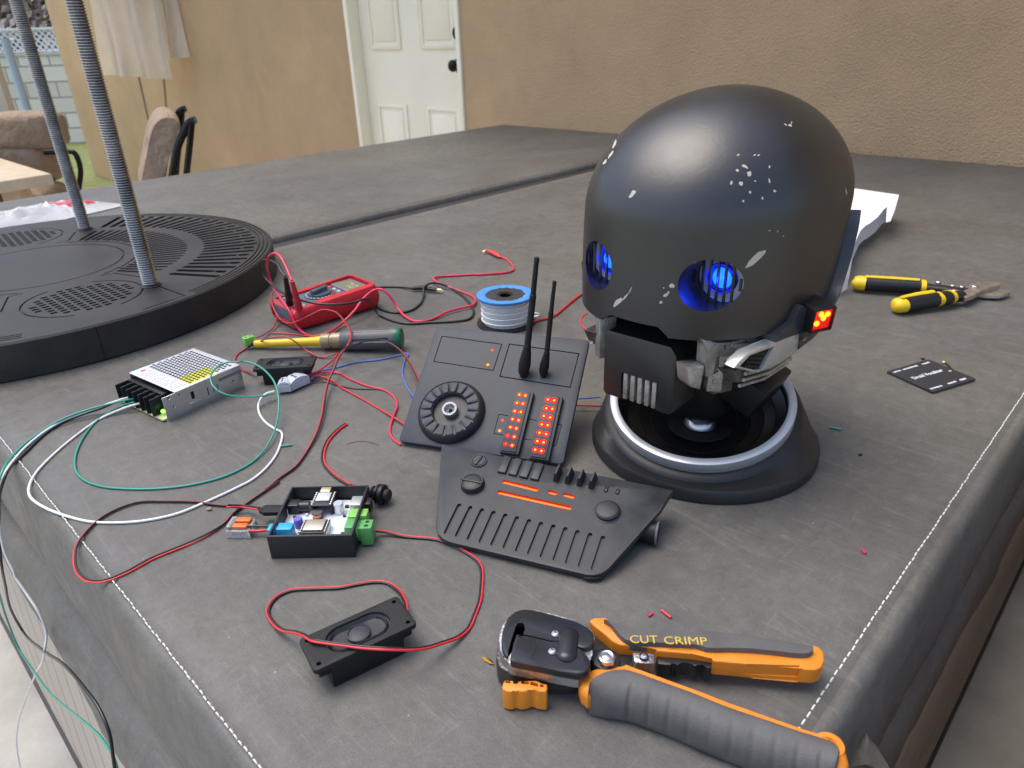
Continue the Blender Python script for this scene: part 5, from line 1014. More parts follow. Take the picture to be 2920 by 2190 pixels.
# notch above the chin in the lower rim
c_ = MB(); c_.prism([(-.033, .10), (.030, .10), (.030, .151), (.022, .158), (-.022, .158), (-.033, .151)], .05, .2, M=Matrix(((0, 0, 1, 0), (1, 0, 0, 0), (0, 1, 0, 0), (0, 0, 0, 1)))); 
cuts.append(c_)
dome = q.build('dome', HBLK, head, 50, cut=cuts)
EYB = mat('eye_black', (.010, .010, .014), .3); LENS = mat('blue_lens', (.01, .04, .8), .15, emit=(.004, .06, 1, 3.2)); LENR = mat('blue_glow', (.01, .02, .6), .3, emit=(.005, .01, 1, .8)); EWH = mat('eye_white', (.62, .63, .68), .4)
for P in eyes:
    xf = P.x-.014
    T_ = Matrix.Translation((xf, P.y, P.z)) @ Matrix.Rotation(R_(90), 4, 'Y')
    s_ = MB(T_); s_.lathe([(.0208, -.004), (.0222, -.004), (.0222, .012), (.0208, .016), (.0206, -.004)] if False else [(.0209, .010), (.0209, -.022), (0, -.022)], 40); s_.bm.free(); s_ = MB(); rr_ = []
    for i in range(48):
        t = 2*math.pi*i/48; y, z = P.y+.0198*math.cos(t), P.z+.0198*math.sin(t); h_ = bv.ray_cast(Vector((.3, y, z)), Vector((-1, 0, 0)))[0]; rr_.append((y, z, h_.x-.0008))
    back = [(xf-.022, y, z) for y, z, x in rr_]; V = s_.grid([[(x, y, z) for y, z, x in rr_], back], True); s_.bm.faces.new(V[-1]); sk = s_.build('eye_socket', EYB, head)
    s_ = MB(T_); s_.lathe([(.0125, -.0115), (.0195, -.0115), (.0195, -.0100), (.0125, -.0100), (.0125, -.0115)], 40); s_.build('eye_ring', EWH, sk)
    s_ = MB(T_); s_.lathe([(.0078, -.013), (.0120, -.0085), (.0118, -.0060), (.0095, -.0060), (.0078, -.010)], 40); s_.build('eye_bezel', EYB, sk)
    s_ = MB(T_); s_.lathe([(.0088, -.0120), (.0078, -.0085), (.0050, -.0066), (0, -.0060)], 32); s_.build('lens', LENS, sk)
    s_ = MB(T_); s_.lathe([(.0106, -.0058), (.0112, -.0054), (.0118, -.0058)], 32); s_.build('glow_ring', LENR, sk)
    for k in range(-3, 4):
        yk = k*.0062; hh = math.sqrt(max(0, .0192**2-yk**2)); s_ = MB(); s_.box((xf-.0025, P.y+yk-.0009, P.z-hh), (xf-.0005, P.y+yk+.0009, P.z+hh)); s_.build('eye_bar', EYB, sk)
    ll = bpy.data.lights.new('eye_lamp', 'POINT'); ll.energy = .018; ll.color = (.02, .06, 1); ll.shadow_soft_size = .004; lo_ = bpy.data.objects.new('eye_lamp', ll); C.objects.link(lo_); lo_.parent = sk; lo_.location = (xf+.001, P.y, P.z-.006 if False else P.z)
# paint chips: thin flakes lying on the shell
rn = random.Random(11)
def chip(u, v, ru, rv, ang, seed, thin=1):
    P, Nn, _, _ = hit(u, v)
    if P is None: return
    r2 = random.Random(seed); pts = []
    for i in range(12):
        t = 2*math.pi*i/12; k = r2.uniform(.7, 1.15); x = ru*k*math.cos(t); y = rv*k*math.sin(t); du = x*math.cos(ang)-y*math.sin(ang); dv = x*math.sin(ang)+y*math.cos(ang)
        h2 = hit(u+du, v+dv)
        if h2[0] is None: return
        pts.append(h2[0]+h2[1]*.00018)
    s_ = MB(); c0_ = s_.v(P+Nn*.0003); vs = [s_.v(p) for p in pts]
    for i in range(12): s_.bm.faces.new((c0_, vs[i], vs[(i+1) % 12]))
    s_.build('paint_chip', CHIP, dome)
T_ = lambda x, y: zp('T', x, y)
for i, (x, y, a, b_, g) in enumerate(((1360, 1325, 42, 11, -.72), (500, 868, 16, 7, -.9), (1288, 676, 11, 5, .5), (1318, 728, 8, 9, 0), (1262, 797, 7, 8, 0), (1193, 790, 4, 6, .2), (1234, 704, 5, 5, 0), (1242, 595, 6, 3, -.6), (1356, 596, 5, 2.5, -.5), (1385, 597, 5, 2.5, -.5), (1460, 678, 3, 5, 0), (1459, 775, 3, 8, -.2), (1323, 857, 4, 5, 0), (1276, 918, 4, 4, 0), (1410, 898, 3, 5, 0), (1497, 849, 5, 4, 0), (1605, 388, 7, 4, .4), (1572, 382, 6, 2, .6), (1614, 370, 5, 2, -1.3), (1360, 778, 4, 2, .3),
                                      (375, 520, 14, 4, -1.2), (350, 590, 16, 4, -1.0), (308, 645, 11, 4, -.9), (775, 1510, 9, 8, 0), (732, 1578, 9, 5, -.4), (752, 1558, 4, 4, 0), (700, 1628, 5, 5, 0), (719, 1526, 2.5, 2.5, 0), (400, 1625, 24, 8, -.8), (450, 1590, 16, 3, -.9), (485, 1545, 14, 1.5, -1.1), (1997, 850, 16, 1.6, 1.35), (1460, 1125, 4, 1.5, .1), (1517, 1130, 4, 1.5, .9), (1557, 1163, 2.5, 2, 0))): chip(*T_(x, y), a*.9, b_*.9, g, i)
# plain ribbed chin block
PX0 = .104
def hx(k, u, v, x):   # sight line meets the head-frame plane x
    a = HI @ CAM; d = HI.to_3x3() @ ray(*zp(k, u, v)); t = (x-a.x)/d.x; p = a+d*t; return p.y, p.z
def hy(k, u, v, y):
    a = HI @ CAM; d = HI.to_3x3() @ ray(*zp(k, u, v)); t = (y-a.y)/d.y; p = a+d*t; return p.x, p.z
c1 = hx('Q', 345, 430, PX0); c2 = hx('Q', 900, 560, PX0); c3 = hx('Q', 888, 1030, PX0); c4 = hx('Q', 325, 925, PX0); print('CHIN', c1, c2, c3, c4)
yl = (c1[0]+c4[0])/2; yr = (c2[0]+c3[0])/2; zt_ = (c1[1]+c2[1])/2+.004; zb_ = (c3[1]+c4[1])/2
YZ = Matrix(((0, 0, 1, 0), (1, 0, 0, 0), (0, 1, 0, 0), (0, 0, 0, 1)))
ol2 = [(yl+.004, zt_), (yr-.006, zt_), (yr, zt_-.007), (yr, zb_+.003), (yr-.003, zb_), (yl+.003, zb_), (yl, zb_+.003), (yl, zt_-.006)]
q = MB(); q.prism(ol2, PX0-.038, PX0, .0012, M=YZ); vy0, vz0 = hx('Q', 465, 990, PX0); vy1, vz1 = hx('Q', 765, 770, PX0)
c_ = MB(); c_.box((PX0-.014, vy0, zb_-.01), (PX0+.01, vy1, zb_+(zt_-zb_)*.42)); chin = q.build('chin_block', HBLK, head, 35, cut=c_)
for i in range(5):
    y = vy0+(vy1-vy0)*(i+.5)/5; q = MB(); q.box((PX0-.0135, y-(vy1-vy0)*.062, zb_+.0005), (PX0-.0008, y+(vy1-vy0)*.062, zb_+(zt_-zb_)*.415), .0008); q.build('chin_rib', DSIL, chin)
# jaw bands either side, plain slotted segments
def sector(name, r0x, r0y, r1x, r1y, z0, z1, a0, a1, m, cutn=0, parent=None, slope=0):
    q = MB(); rows = []; n = 26
    for i in range(n+1):
        a = R_(a0+(a1-a0)*i/n); ca, sa = math.cos(a), math.sin(a); dz = slope*i/n; rows.append([(r1x*ca, r1y*sa, z0+dz), (r1x*ca, r1y*sa, z1+dz), (r0x*ca, r0y*sa, z1+dz), (r0x*ca, r0y*sa, z0+dz)])
    V = q.grid(rows, True); q.bm.faces.new(V[0]); q.bm.faces.new(V[-1]); bmesh.ops.bevel(q.bm, geom=[e for e in q.bm.edges], offset=.0002, segments=1, affect='EDGES') if False else None
    c_ = None
    if cutn:
        c_ = MB()
        for i in range(cutn):
            a = R_(a0+(a1-a0)*(i+.8)/(cutn+.4)); c_.box((-.0012, -.0016, z0+(z1-z0)*.3+slope*(i+.8)/(cutn+.4)), (.006, .0016, z0+(z1-z0)*.78+slope*(i+.8)/(cutn+.4)), M=Matrix.Translation((r1x*math.cos(a), r1y*math.sin(a), 0)) @ rotz(a))
    return q.build(name, m, parent or head, 35, cut=c_)
for sgn in (1, -1):
    sector('jaw_band', .092, .088, .106, .1005, .1265, .1400, sgn*36, sgn*100, DSIL, 8)
    sector('lower_jaw', .070, .062, .097, .086, .1120, .1262, sgn*34, sgn*96, mat('worn_gunmetal', (.16, .155, .145), .45, .7, noise_=(90, .45), bump=(300, .8)), 0, slope=.004)
    q = MB(); a = R_(sgn*35); q.box((-.012, -.006, .098), (.004, .006, .138), .001, M=Matrix.Translation((.103*math.cos(a), .098*math.sin(a), 0)) @ rotz(a)); q.build('jaw_block', DSIL, head)
    q = MB(); a = R_(sgn*42); q.box((-.018, -.010, .090), (.000, .010, .108), .002, M=Matrix.Translation((.096*math.cos(a), .088*math.sin(a), 0)) @ rotz(a+sgn*.3)); q.build('jaw_block', mat('worn_gunmetal', (0, 0, 0)), head)
    XZ = Matrix(((1, 0, 0, 0), (0, 0, -1, 0), (0, 1, 0, 0), (0, 0, 0, 1)))
    if sgn > 0:
        def slant(y0, phi): c_, s_ = math.cos(R_(phi)), math.sin(R_(phi)); return Fr(0, 0, M=HM @ Matrix(((c_, 0, s_, 0), (-s_, 0, c_, y0), (0, 1, 0, 0), (0, 0, 0, 1))))
        fj = slant(.1075, 27); JL = HI @ fj.M
        q = MB(JL); q.prism(fj.poly('Q', [(1150, 462), (1235, 500), (1330, 488), (1480, 452), (1620, 412), (1705, 385), (1700, 485), (1560, 545), (1400, 590), (1225, 606), (1212, 560)]), -.012, 0, .0008)
        c_ = MB(JL)
        for (u, v) in ((1292, 528), (1348, 520), (1410, 508), (1460, 498), (1556, 476), (1594, 464), (1634, 450)): c_.prism(fj.poly('Q', [(u-9, v-16), (u+9, v-20), (u+9, v+16), (u-9, v+22)]), -.003, .003)
        js = q.build('toothed_strip', DSIL, head, 35, cut=c_)
        q = MB(JL); q.prism(fj.poly('Q', [(1085, 455), (1150, 462), (1215, 500), (1212, 600), (1180, 745), (1122, 748), (1120, 700), (1135, 520)]), -.010, .003, .0008); q.build('front_bracket', DSIL, js)
        q = MB(JL); q.prism(fj.poly('Q', [(1212, 612), (1400, 592), (1440, 585), (1400, 640), (1330, 690), (1215, 760), (1190, 735)]), -.014, -.003, .0008); js2 = q.build('jaw_plate', MATS['worn_gunmetal'], head, 35)
        for a_, b_ in (((1200, 772), (1370, 690)), ((1195, 800), (1330, 735)), ((1215, 700), (1390, 640))):
            q = MB(JL); q.tube([Vector(fj.z('Q', *a_, -.004)), Vector(fj.z('Q', *b_, -.004))], .0013, 8); q.build('jaw_rod', DSIL, js2)
        q = MB(JL); q.prism(fj.poly('Q', [(975, 680), (1110, 665), (1075, 845), (1000, 825), (985, 800)]), -.012, .004, .0012); q.build('corner_block', DSIL, head)
        fk = slant(.1115, 13); KL = HI @ fk.M
        q = MB(KL); q.prism(fk.poly('Q', [(1365, 690), (1400, 640), (1480, 570), (1690, 500), (1705, 462), (1960, 395), (1945, 450), (1860, 560), (1720, 660), (1550, 732)]), -.010, 0, .0012, bottom=True); c_ = MB(KL); c_.prism(fk.poly('Q', [(1405, 678), (1490, 590), (1682, 518), (1580, 700), (1535, 710)]), -.0035, .003)
        ck = q.build('cheek_panel', mat('cheek_silver', (.62, .61, .57), .38, .6, noise_=(70, .12)), head, 35, cut=c_)
        q = MB(KL); q.prism(fk.poly('Q', [(1405, 678), (1490, 590), (1682, 518), (1580, 700), (1535, 710)]), -.0034, -.0030); q.build('cheek_inset', VOID, ck)
        q = MB(KL)
        for i in range(4): q.tube([Vector(fk.z('Q', 1440+i*14, 672-i*30, -.0025)), Vector(fk.z('Q', 1555+i*14, 684-i*36, -.0025))], .0012, 6)
        q.build('vent_rib', BLK1, ck)
        q = MB(KL); q.prism(fk.poly('Q', [(1690, 490), (1700, 440), (1820, 330), (1880, 195), (1905, 195), (1960, 230), (1985, 300), (1960, 390), (1800, 440)]), -.012, .001, .0012); q.build('side_plate', mat('flange_gloss', (.030, .034, .042), .3, noise_=(40, .2)), head)
    q = MB(); q.prism([(.088, .121), (.080, .108), (.055, .099), (.020, .092), (-.020, .090), (-.022, .098), (.018, .103), (.050, .112), (.070, .121)], -(.074 if sgn > 0 else -.060), -(.060 if sgn > 0 else -.074), .0010, bottom=True, M=XZ); ja = q.build('jaw_arm', MATS['worn_gunmetal'], head, 35)
    for k_, (dz_, yy_) in enumerate(((.000, .0765), (-.006, .074), (.006, .0775))):
        q = MB(); q.tube([(.074, sgn*yy_, .109+dz_), (.030, sgn*(yy_+.003), .0995+dz_), (-.018, sgn*(yy_+.004), .0965+dz_)], .0016, 10); q.build('jaw_rod', DSIL, ja)
    q = MB()
    for k_ in range(6): q.box((.058-k_*.010, sgn*.076-.003, .112-k_*.0022), (.064-k_*.010, sgn*.076+.003, .1175-k_*.0022), .0006)
    q.build('ridge', DSIL, ja)
q = MB(); q.prism([(-.05, -.045), (.072, -.030), (.072, .030), (-.05, .045)], .1, .139, .004, bottom=True); q.build('jaw_core', mat('core_black', (.012, .012, .013), .45, noise_=(60, .3)), head)
NBh = HI @ NB; q = MB(); q.tube([Vector((NBh.x, NBh.y, NBh.z+.0095)), Vector((NBh.x, NBh.y, NBh.z+.020)), Vector((NBh.x*.6-.004, NBh.y*.6, .085)), Vector((-.004, 0, .112))], [.014, .026, .032, .036], 32); q.build('neck', BLK1, head, 60)
q = MB(); q.box((-.032, .012, .073), (.030, .046, .104), .002, M=Matrix.Rotation(R_(-24), 4, 'X') @ Matrix.Translation((0, -.005, 0))); q.build('neck_plate', BLK1, head)
# side flange along the back lower rim, both sides
for sgn in (1, -1):
    pts = []
    for t, ang, z in ((0, 118, .222), (.2, 116, .200), (.4, 112, .178), (.6, 106, .158), (.75, 98, .146), (.9, 86, .139), (1, 76, .136)):
        a = R_(sgn*ang); s = next((p.x for p in _P if p.z >= z), 1); e = 2/2.2; s2 = max(.93, s)
        pts.append(Vector((HAX*s2*math.copysign(abs(math.cos(a))**e, math.cos(a))+sh(z), HAY*s2*math.copysign(abs(math.sin(a))**e, math.sin(a)), z)))
    P = spline(pts, 4); q = MB(); rows = []
    for i, p in enumerate(P):
        o3 = Vector((p.x/HAX**2, p.y/HAY**2, 0)).normalized(); t = (P[min(i+1, len(P)-1)]-P[max(0, i-1)]).normalized(); b_ = t.cross(o3).normalized()*(1 if sgn > 0 else -1); w_ = .0075*min(1, .35+i/4)
        rows.append([p-o3*.004-b_*w_, p+o3*.0040-b_*w_, p+o3*.0065-b_*w_*.6, p+o3*.0050+b_*w_*.2, p+o3*.0085+b_*w_*.5, p+o3*.0085+b_*w_*1.3, p-o3*.004+b_*w_*1.3])
    V = q.grid(rows, True); q.bm.faces.new(V[0]); q.bm.faces.new(V[-1]); q.build('side_flange', mat('flange_gloss', (.030, .034, .042), .3, noise_=(40, .2)), head, 25)
    # lamp box
    u_, z_ = hy('Q', 2030, 290, .112); xb_ = u_
    LM = Matrix.Translation((xb_, sgn*.112, z_)) @ rotz(R_(sgn*62)) @ Matrix.Rotation(R_(6), 4, 'Y')
    q = MB(LM); q.box((-.022, -.011, -.0105), (.006, .011, .0105), .0012); c_ = MB(LM); c_.box((.003, -.0095, -.009), (.01, .0095, .009)); lbx = q.build('lamp_box', BLK1, head, 35, cut=c_)
    q = MB(LM); q.box((.0022, -.0094, -.0089), (.0032, .0094, .0089)); q.build('lamp_back', mat('lamp_red', (.3, .01, .01), .4, emit=(1, .01, .005, .35)), lbx)
    for yy, zz in ((-.0045, -.003), (.001, -.004 if False else .001), (.0045, .0040), (-.002, .0048)):
        q = MB(LM); q.ball((.0040, yy, zz), .0024, (.7, 1, 1), n=14, m=8); q.build('lamp', LEDC, lbx)
# ================================================================== TOOLS
ORG = mat('orange_grip', (.72, .235, .018), .45, noise_=(60, .10), bump=(500, .1)); GRG = mat('grey_grip', (.108, .105, .102), .6, noise_=(50, .16), bump=(900, .2), spec=.35); BKT = mat('tool_black', (.016, .017, .020), .32, noise_=(60, .15)); CST = mat('cast_metal', (.48, .48, .47), .36, .9, noise_=(220, .15), bump=(500, .3))
o_ = GZ('K', 700, 700, 0); fs = Fr(o_, 0); ws = thing('wire_stripper', 'large orange and grey wire stripper with black head lying open in the foreground', 'wire stripper', fs.M)
def kp(key, pts, z): return fs.poly(key, pts, z)
def sm(pts, k=3): return [(p.x, p.y) for p in spline([Vector((a[0], a[1], 0)) for a in pts], k, True)]
q = MB(); q.prism(sm(kp('K', [(178, 600), (190, 480), (215, 395), (262, 280), (350, 190), (440, 155), (540, 150), (660, 176), (950, 250), (1190, 318), (1300, 385), (1340, 450), (1335, 590), (1290, 700), (1285, 860), (1270, 905), (1160, 955), (1145, 985), (1040, 975), (700, 905), (400, 848), (300, 815), (280, 760), (215, 700)], .0255), 2), .0170, .0255, .0022, 3); q.build('frame', CST, ws)
q = MB(); q.prism(sm(kp('K', [(150, 700), (170, 600), (215, 420), (350, 220), (540, 180), (950, 270), (1290, 420), (1310, 600), (1280, 850), (1150, 960), (1000, 985), (600, 960), (330, 930), (200, 870), (150, 790)], .0165), 2), .0025, .0168, .002, 2); q.build('lower_body', mat('dark_cast', (.085, .083, .078), .38, .8, noise_=(120, .3), bump=(500, .3)), ws)
q = MB(); q.prism(sm(kp('K', [(210, 590), (222, 460), (262, 330), (330, 215), (430, 162), (535, 156), (660, 183), (950, 262), (1180, 330), (1290, 400), (1332, 470), (1325, 585), (1225, 630), (1128, 604), (1060, 562), (990, 552), (905, 556), (700, 510), (484, 462), (400, 462), (365, 560), (330, 660), (292, 730), (240, 680)], .0290), 2), .024, .0290, .0012, 3); upper = q.build('upper_plate', BKT, ws, cut=MB().prism(kp('K', [(385, 360), (410, 325), (470, 322), (495, 350), (497, 400), (475, 468), (395, 470), (330, 700), (300, 740), (285, 700), (340, 500)], .0290), .0235, .031))
q = MB(); q.prism(sm(kp('K', [(345, 650), (378, 500), (420, 475), (484, 480), (700, 528), (905, 572), (985, 566), (1060, 574), (1130, 620), (1230, 695), (1288, 770), (1280, 880), (1210, 925), (1130, 945), (700, 862), (370, 798), (318, 770), (325, 710)], .0290), 2), .024, .0290, .0012, 3); q.build('lower_plate', BKT, ws)
q = MB(); q.prism(kp('K', [(385, 340), (497, 340), (497, 465), (300, 745), (285, 720)], .0248), .0255, .0248); q.build('slot_floor', VOID, ws)
q = MB(); p0 = fs.z('K', 1035, 460, .029); p1 = fs.z('K', 1000, 730, .029); A_ = Vector(p0); B_ = Vector(p1); d = (B_-A_).normalized(); r_ = math.dist(fs.z('K', 890, 600, .031), fs.z('K', 1130, 640, .031))/2
q.tube([A_-d*r_*.75, A_-d*r_*.6, A_-d*r_*.3, A_, B_, B_+d*r_*.3, B_+d*r_*.6, B_+d*r_*.75], [r_*.25, r_*.6, r_*.9, r_, r_, r_*.9, r_*.6, r_*.25], 24, flat=.55); q.build('hump', BKT, ws, 70)
def screw(key, u, v, z, rr, name='screw', par=None, hexn=0):
    p = fs.z(key, u, v, z); q = MB(Matrix.Translation((p[0], p[1], 0))); q.lathe([(rr*1.28, z+.0002), (rr*1.2, z-.0008), (rr, z-.0012)], 24); q.build('screw_well', VOID, ws)
    q = MB(Matrix.Translation((p[0], p[1], 0))); q.lathe([(rr, z-.0006), (rr, z+.0003), (rr*.7, z+.0010), (0, z+.0012)], 20); c_ = [MB(Matrix.Translation((p[0], p[1], 0)) @ rotz(.5+k*math.pi/2)).box((-rr*.6, -rr*.12, z+.0004), (rr*.6, rr*.12, z+.003)) for k in (0, 1)]; q.build(name, SIL, ws, cut=c_)
screw('K', 868, 455, .0290, .0026); screw('K', 830, 668, .0290, .0026)
screw('K', 1942, 732, .0215, .0023)
M_ = None; p = fs.z('K', 500, 668, .0291); p2 = fs.z('K', 480, 770, .0291)
a = Vector(fs.z('K', 585, 765, .0291)); b_ = Vector(fs.z('K', 625, 565, .0291)); d = b_-a; text('embossed_word', 'PATENTED', d.length*.225, mat('emboss_black', (.03, .031, .036), .25), ws, Matrix.Translation((a.x, a.y, .0291)) @ rotz(math.atan2(d.y, d.x)), extrude=.00015)
# pivot
p = fs.z('K', 1480, 760, .020); q = MB(Matrix.Translation((p[0], p[1], 0))); q.lathe([(0, .002), (.0086, .002), (.0090, .0190), (.0084, .0202), (.0060, .0206), (0, .0206)], 40); q.build('pivot_washer', BKT, ws)
p = fs.z('K', 1490, 742, .0235); q = MB(Matrix.Translation((p[0], p[1], 0))); q.prism([(.0055*math.cos(R_(60*i+12)), .0055*math.sin(R_(60*i+12))) for i in range(6)], .0204, .0228, .0004); q.lathe([(.0054, .0222), (.0052, .0242), (.0040, .0250), (.0032, .0248), (.0030, .0242), (.0020, .0246), (0, .0250)], 32); q.build('pivot_nut', SIL, ws)
q = MB(); q.prism(kp('K', [(1290, 480), (1350, 470), (1560, 620), (1820, 700), (1830, 850), (1780, 930), (1700, 960), (1500, 1000), (1300, 950), (1270, 800)], .012), .003, .0125, .0008); q.build('link_plate', mat('greasy_black', (.022, .018, .016), .3, noise_=(60, .4)), ws)
p = fs.z('K', 1700, 915, .0135); q = MB(); q.cyl((p[0], p[1], .0125), (p[0], p[1], .0150), .0021, n=18, bev=.0004); q.build('rivet', STEEL, ws)
q = MB(); q.prism(sm(kp('K', [(1690, 760), (1760, 735), (1795, 790), (1780, 900), (1730, 950), (1690, 930), (1720, 840)], .0145), 2), .0125, .0145, .0005); q.build('link_cam', BKT, ws)
# adjusting block and serrated inner jaws
q = MB(); q.prism(fs.poly('L', [(455, 302), (627, 312), (627, 395), (590, 392), (540, 384), (480, 390), (465, 370)], .0205), .012, .0205, .0006); q.build('clamp_block', CST, ws)
q = MB(); q.prism(fs.poly('L', [(640, 335), (1095, 372), (1085, 400), (1072, 428), (1035, 428), (1015, 405), (1000, 395), (975, 398), (955, 412), (930, 405), (905, 388), (870, 378), (845, 378), (815, 398), (800, 408), (785, 390), (770, 388), (755, 402), (655, 396)], .016), .005, .016, .0005); q.build('upper_inner_jaw', BKT, ws)
q = MB(); q.prism(fs.poly('L', [(455, 480), (520, 490), (620, 540), (760, 580), (800, 612), (830, 612), (862, 588), (880, 590), (885, 618), (925, 640), (935, 660), (1010, 690), (1050, 682), (1085, 700), (1080, 725), (900, 700), (600, 560), (450, 510)], .018), .005, .018, .0005); q.build('lower_inner_jaw', BKT, ws)
# orange stop under the head
ops = sm(kp('K', [(232, 1040), (262, 1008), (330, 1020), (420, 1050), (560, 1010), (640, 1040), (765, 1058), (752, 1150), (705, 1150), (640, 1140), (580, 1115), (520, 1140), (440, 1150), (380, 1130), (330, 1150), (228, 1120)], .018), 2)
q = MB(); q.prism(ops, .002, .0175, .0010, 2); c_ = MB()
for pts in ([(262, 1022), (325, 1028), (322, 1060), (255, 1050)], [(352, 1030), (430, 1048), (400, 1065), (355, 1062)], [(450, 1040), (545, 1035), (545, 1070), (450, 1062)], [(565, 1035), (655, 1060), (655, 1098), (562, 1075)], [(680, 1068), (725, 1072), (722, 1105), (680, 1100)]): c_.prism(fs.poly('K', pts, .0175), .008, .02)
q.build('wire_stop', ORG, ws, cut=c_)
# handles
def rprism(name, pts, z0, z1, bev, m, cut=None, key='L', k=2, zt=None):
    q = MB(); q.prism(sm(fs.poly(key, pts, zt or z1), k) if k else fs.poly(key, pts, zt or z1), z0, z1, bev, 4, bottom=True); return q.build(name, m, ws, 40, cut=cut)
uh = [(108, 92), (150, 68), (240, 66), (275, 95), (330, 165), (400, 228), (470, 240), (640, 252), (950, 264), (1030, 293), (1300, 300), (1700, 330), (1790, 338), (1850, 318), (1872, 286), (1915, 300), (1950, 340), (1956, 410), (1935, 460), (1890, 482), (1800, 480), (1755, 460), (1400, 440), (1075, 412), (1088, 384), (900, 352), (640, 330), (628, 306), (480, 292), (350, 284), (285, 250), (220, 190), (150, 135)]
sl1 = MB(); sl1.prism(fs.poly('L', [(1095, 392), (1400, 404), (1768, 416), (1765, 430), (1400, 418), (1095, 404)], .0200), .012, .03)
q = MB(); q.prism(fs.poly('L', uh, .0165), .0090, .0208, .0032, 4, bottom=True); q.build('upper_handle', ORG, ws, 40, cut=sl1)
rprism('upper_grip', [(228, 62), (330, 96), (420, 130), (560, 142), (700, 150), (1000, 158), (1250, 176), (1450, 205), (1650, 240), (1800, 268), (1876, 286), (1858, 322), (1790, 337), (1600, 318), (1400, 298), (1200, 290), (1035, 290), (950, 262), (700, 252), (470, 238), (400, 226), (330, 162), (275, 92)], .0165, .0250, .0036, GRG, k=2, zt=.0225)
a = Vector(fs.z('L', 428, 208, .0248)); b_ = Vector(fs.z('L', 985, 222, .0248)); d = b_-a; YEL = mat('gold_letter', (.62, .42, .05), .4)
text('raised_word', 'CUT', .0088, YEL, ws, Matrix.Translation((a.x, a.y, .0251)) @ rotz(math.atan2(d.y, d.x)+.02), extrude=.0003)
c2_ = Vector(fs.z('L', 695, 216, .0248)); text('raised_word', 'CRIMP', .0088, YEL, ws, Matrix.Translation((c2_.x, c2_.y, .0251)) @ rotz(math.atan2(d.y, d.x)) @ Matrix.Diagonal((1.08, 1, 1, 1)), extrude=.0003)
lh = [(24, 600), (35, 560), (75, 515), (130, 485), (220, 455), (320, 448), (400, 468), (620, 550), (940, 668), (1000, 690), (1200, 770), (1500, 878), (1780, 978), (1950, 1032), (2030, 1055), (2090, 1090), (2130, 1140), (2152, 1230), (2135, 1320), (2050, 1380), (1960, 1370), (1900, 1250), (1500, 1060), (900, 830), (300, 640), (160, 680), (100, 706), (45, 660)]
q = MB(); q.prism(fs.poly('L', lh, .0130), .0045, .0200, .0050, 4, bottom=True); q.build('lower_handle', ORG, ws, 40)
LU = [(99, 686), (118, 632), (155, 588), (215, 545), (300, 514), (400, 508), (500, 538), (700, 612), (900, 684), (1200, 806), (1500, 908), (1780, 1004), (1940, 1052), (2015, 1082), (2055, 1130), (2068, 1200)]
LL_ = [(100, 694), (112, 706), (135, 722), (185, 742), (250, 762), (330, 772), (420, 788), (600, 850), (780, 920), (1050, 1038), (1330, 1150), (1600, 1250), (1790, 1318), (1900, 1352), (1990, 1370), (2040, 1345)]
zc_ = .0150; SU = spline([Vector(fs.z('L', *p, zc_)) for p in LU], 14); SL = spline([Vector(fs.z('L', *p, zc_-.004)) for p in LL_], 14)
RG = [Vector(fs.z('L', u, v, zc_+.008)) for u, v in ((410, 700), (568, 745), (725, 800), (885, 855), (1055, 920), (1222, 985), (1392, 1052), (1568, 1110), (1745, 1165), (1925, 1215))]
q = MB(); rows = []
for i, (a, b_) in enumerate(zip(SU, SL)):
    c_ = (a+b_)/2; hf = (a-b_)/2; e_ = min(1, (i+.3)/15, (len(SU)-i-.7)/12); hz = .0135*math.sqrt(max(0, 1-(1-e_)**2))+.0002; row = []
    for k in range(40):
        t = 2*math.pi*k/40; f = lambda x: math.copysign(abs(x)**.78, x)
        p = c_+hf*f(math.cos(t))+Vector((0, 0, hz*f(math.sin(t))))
        side_ = max(0, min(1, (-math.cos(t)-.05)/.35))*max(0, min(1, (math.sin(t)+.6)/.4)); ax_ = (SU[-14]-SU[28]).normalized()
        g_ = sum(math.exp(-(((p-r0_).dot(ax_))/.0011)**2) for r0_ in RG); n_v = (hf.normalized()*math.cos(t)+Vector((0, 0, math.sin(t)))).normalized()
        row.append(p-n_v*.0011*g_*side_)
    rows.append(row)
V = q.grid(rows, True); q.bm.faces.new(V[0][::-1]); q.bm.faces.new(V[-1]); q.build('lower_grip', GRG, ws, 70)
p = Vector(fs.z('L', 2005, 1035, .020)); q = MB(Matrix.Translation((p.x, p.y, 0))); q.lathe([(.0035, .006), (.0078, .006), (.0082, .010), (.0082, .018), (.0076, .0205), (.0045, .0205), (.0038, .0185), (.0035, .006)], 30); q.build('hanging_loop', ORG, ws)

# ---- aviation snips
o_ = GZ('N', 1300, 1350, 0); fn = Fr(o_, 0); sn = thing('tin_snips', 'black and yellow handled metal snips lying open at the right', 'snips', fn.M)
SY = mat('snip_yellow', (.82, .54, .01), .4, noise_=(40, .05)); SB_ = mat('snip_black', (.010, .010, .011), .42, noise_=(40, .2))
def bar(name, pts, rs, m, flat=.8, n=14):
    q = MB(); q.tube([Vector(fn.z('N', u, v, z)) for u, v, z in pts], rs, n, flat=flat); return q.build(name, m, sn, 50)
bar('upper_handle_tip', [(478, 1268, .013), (485, 1270, .013), (520, 1270, .013), (600, 1278, .013)], [.006, .011, .013, .0135], SY); bar('upper_handle', [(598, 1278, .013), (900, 1296, .013), (1150, 1312, .013)], [.0128, .0128, .0125], SB_, .9, 8); bar('upper_handle_ring', [(1148, 1311, .013), (1200, 1314, .013)], [.0132, .0130], SY)
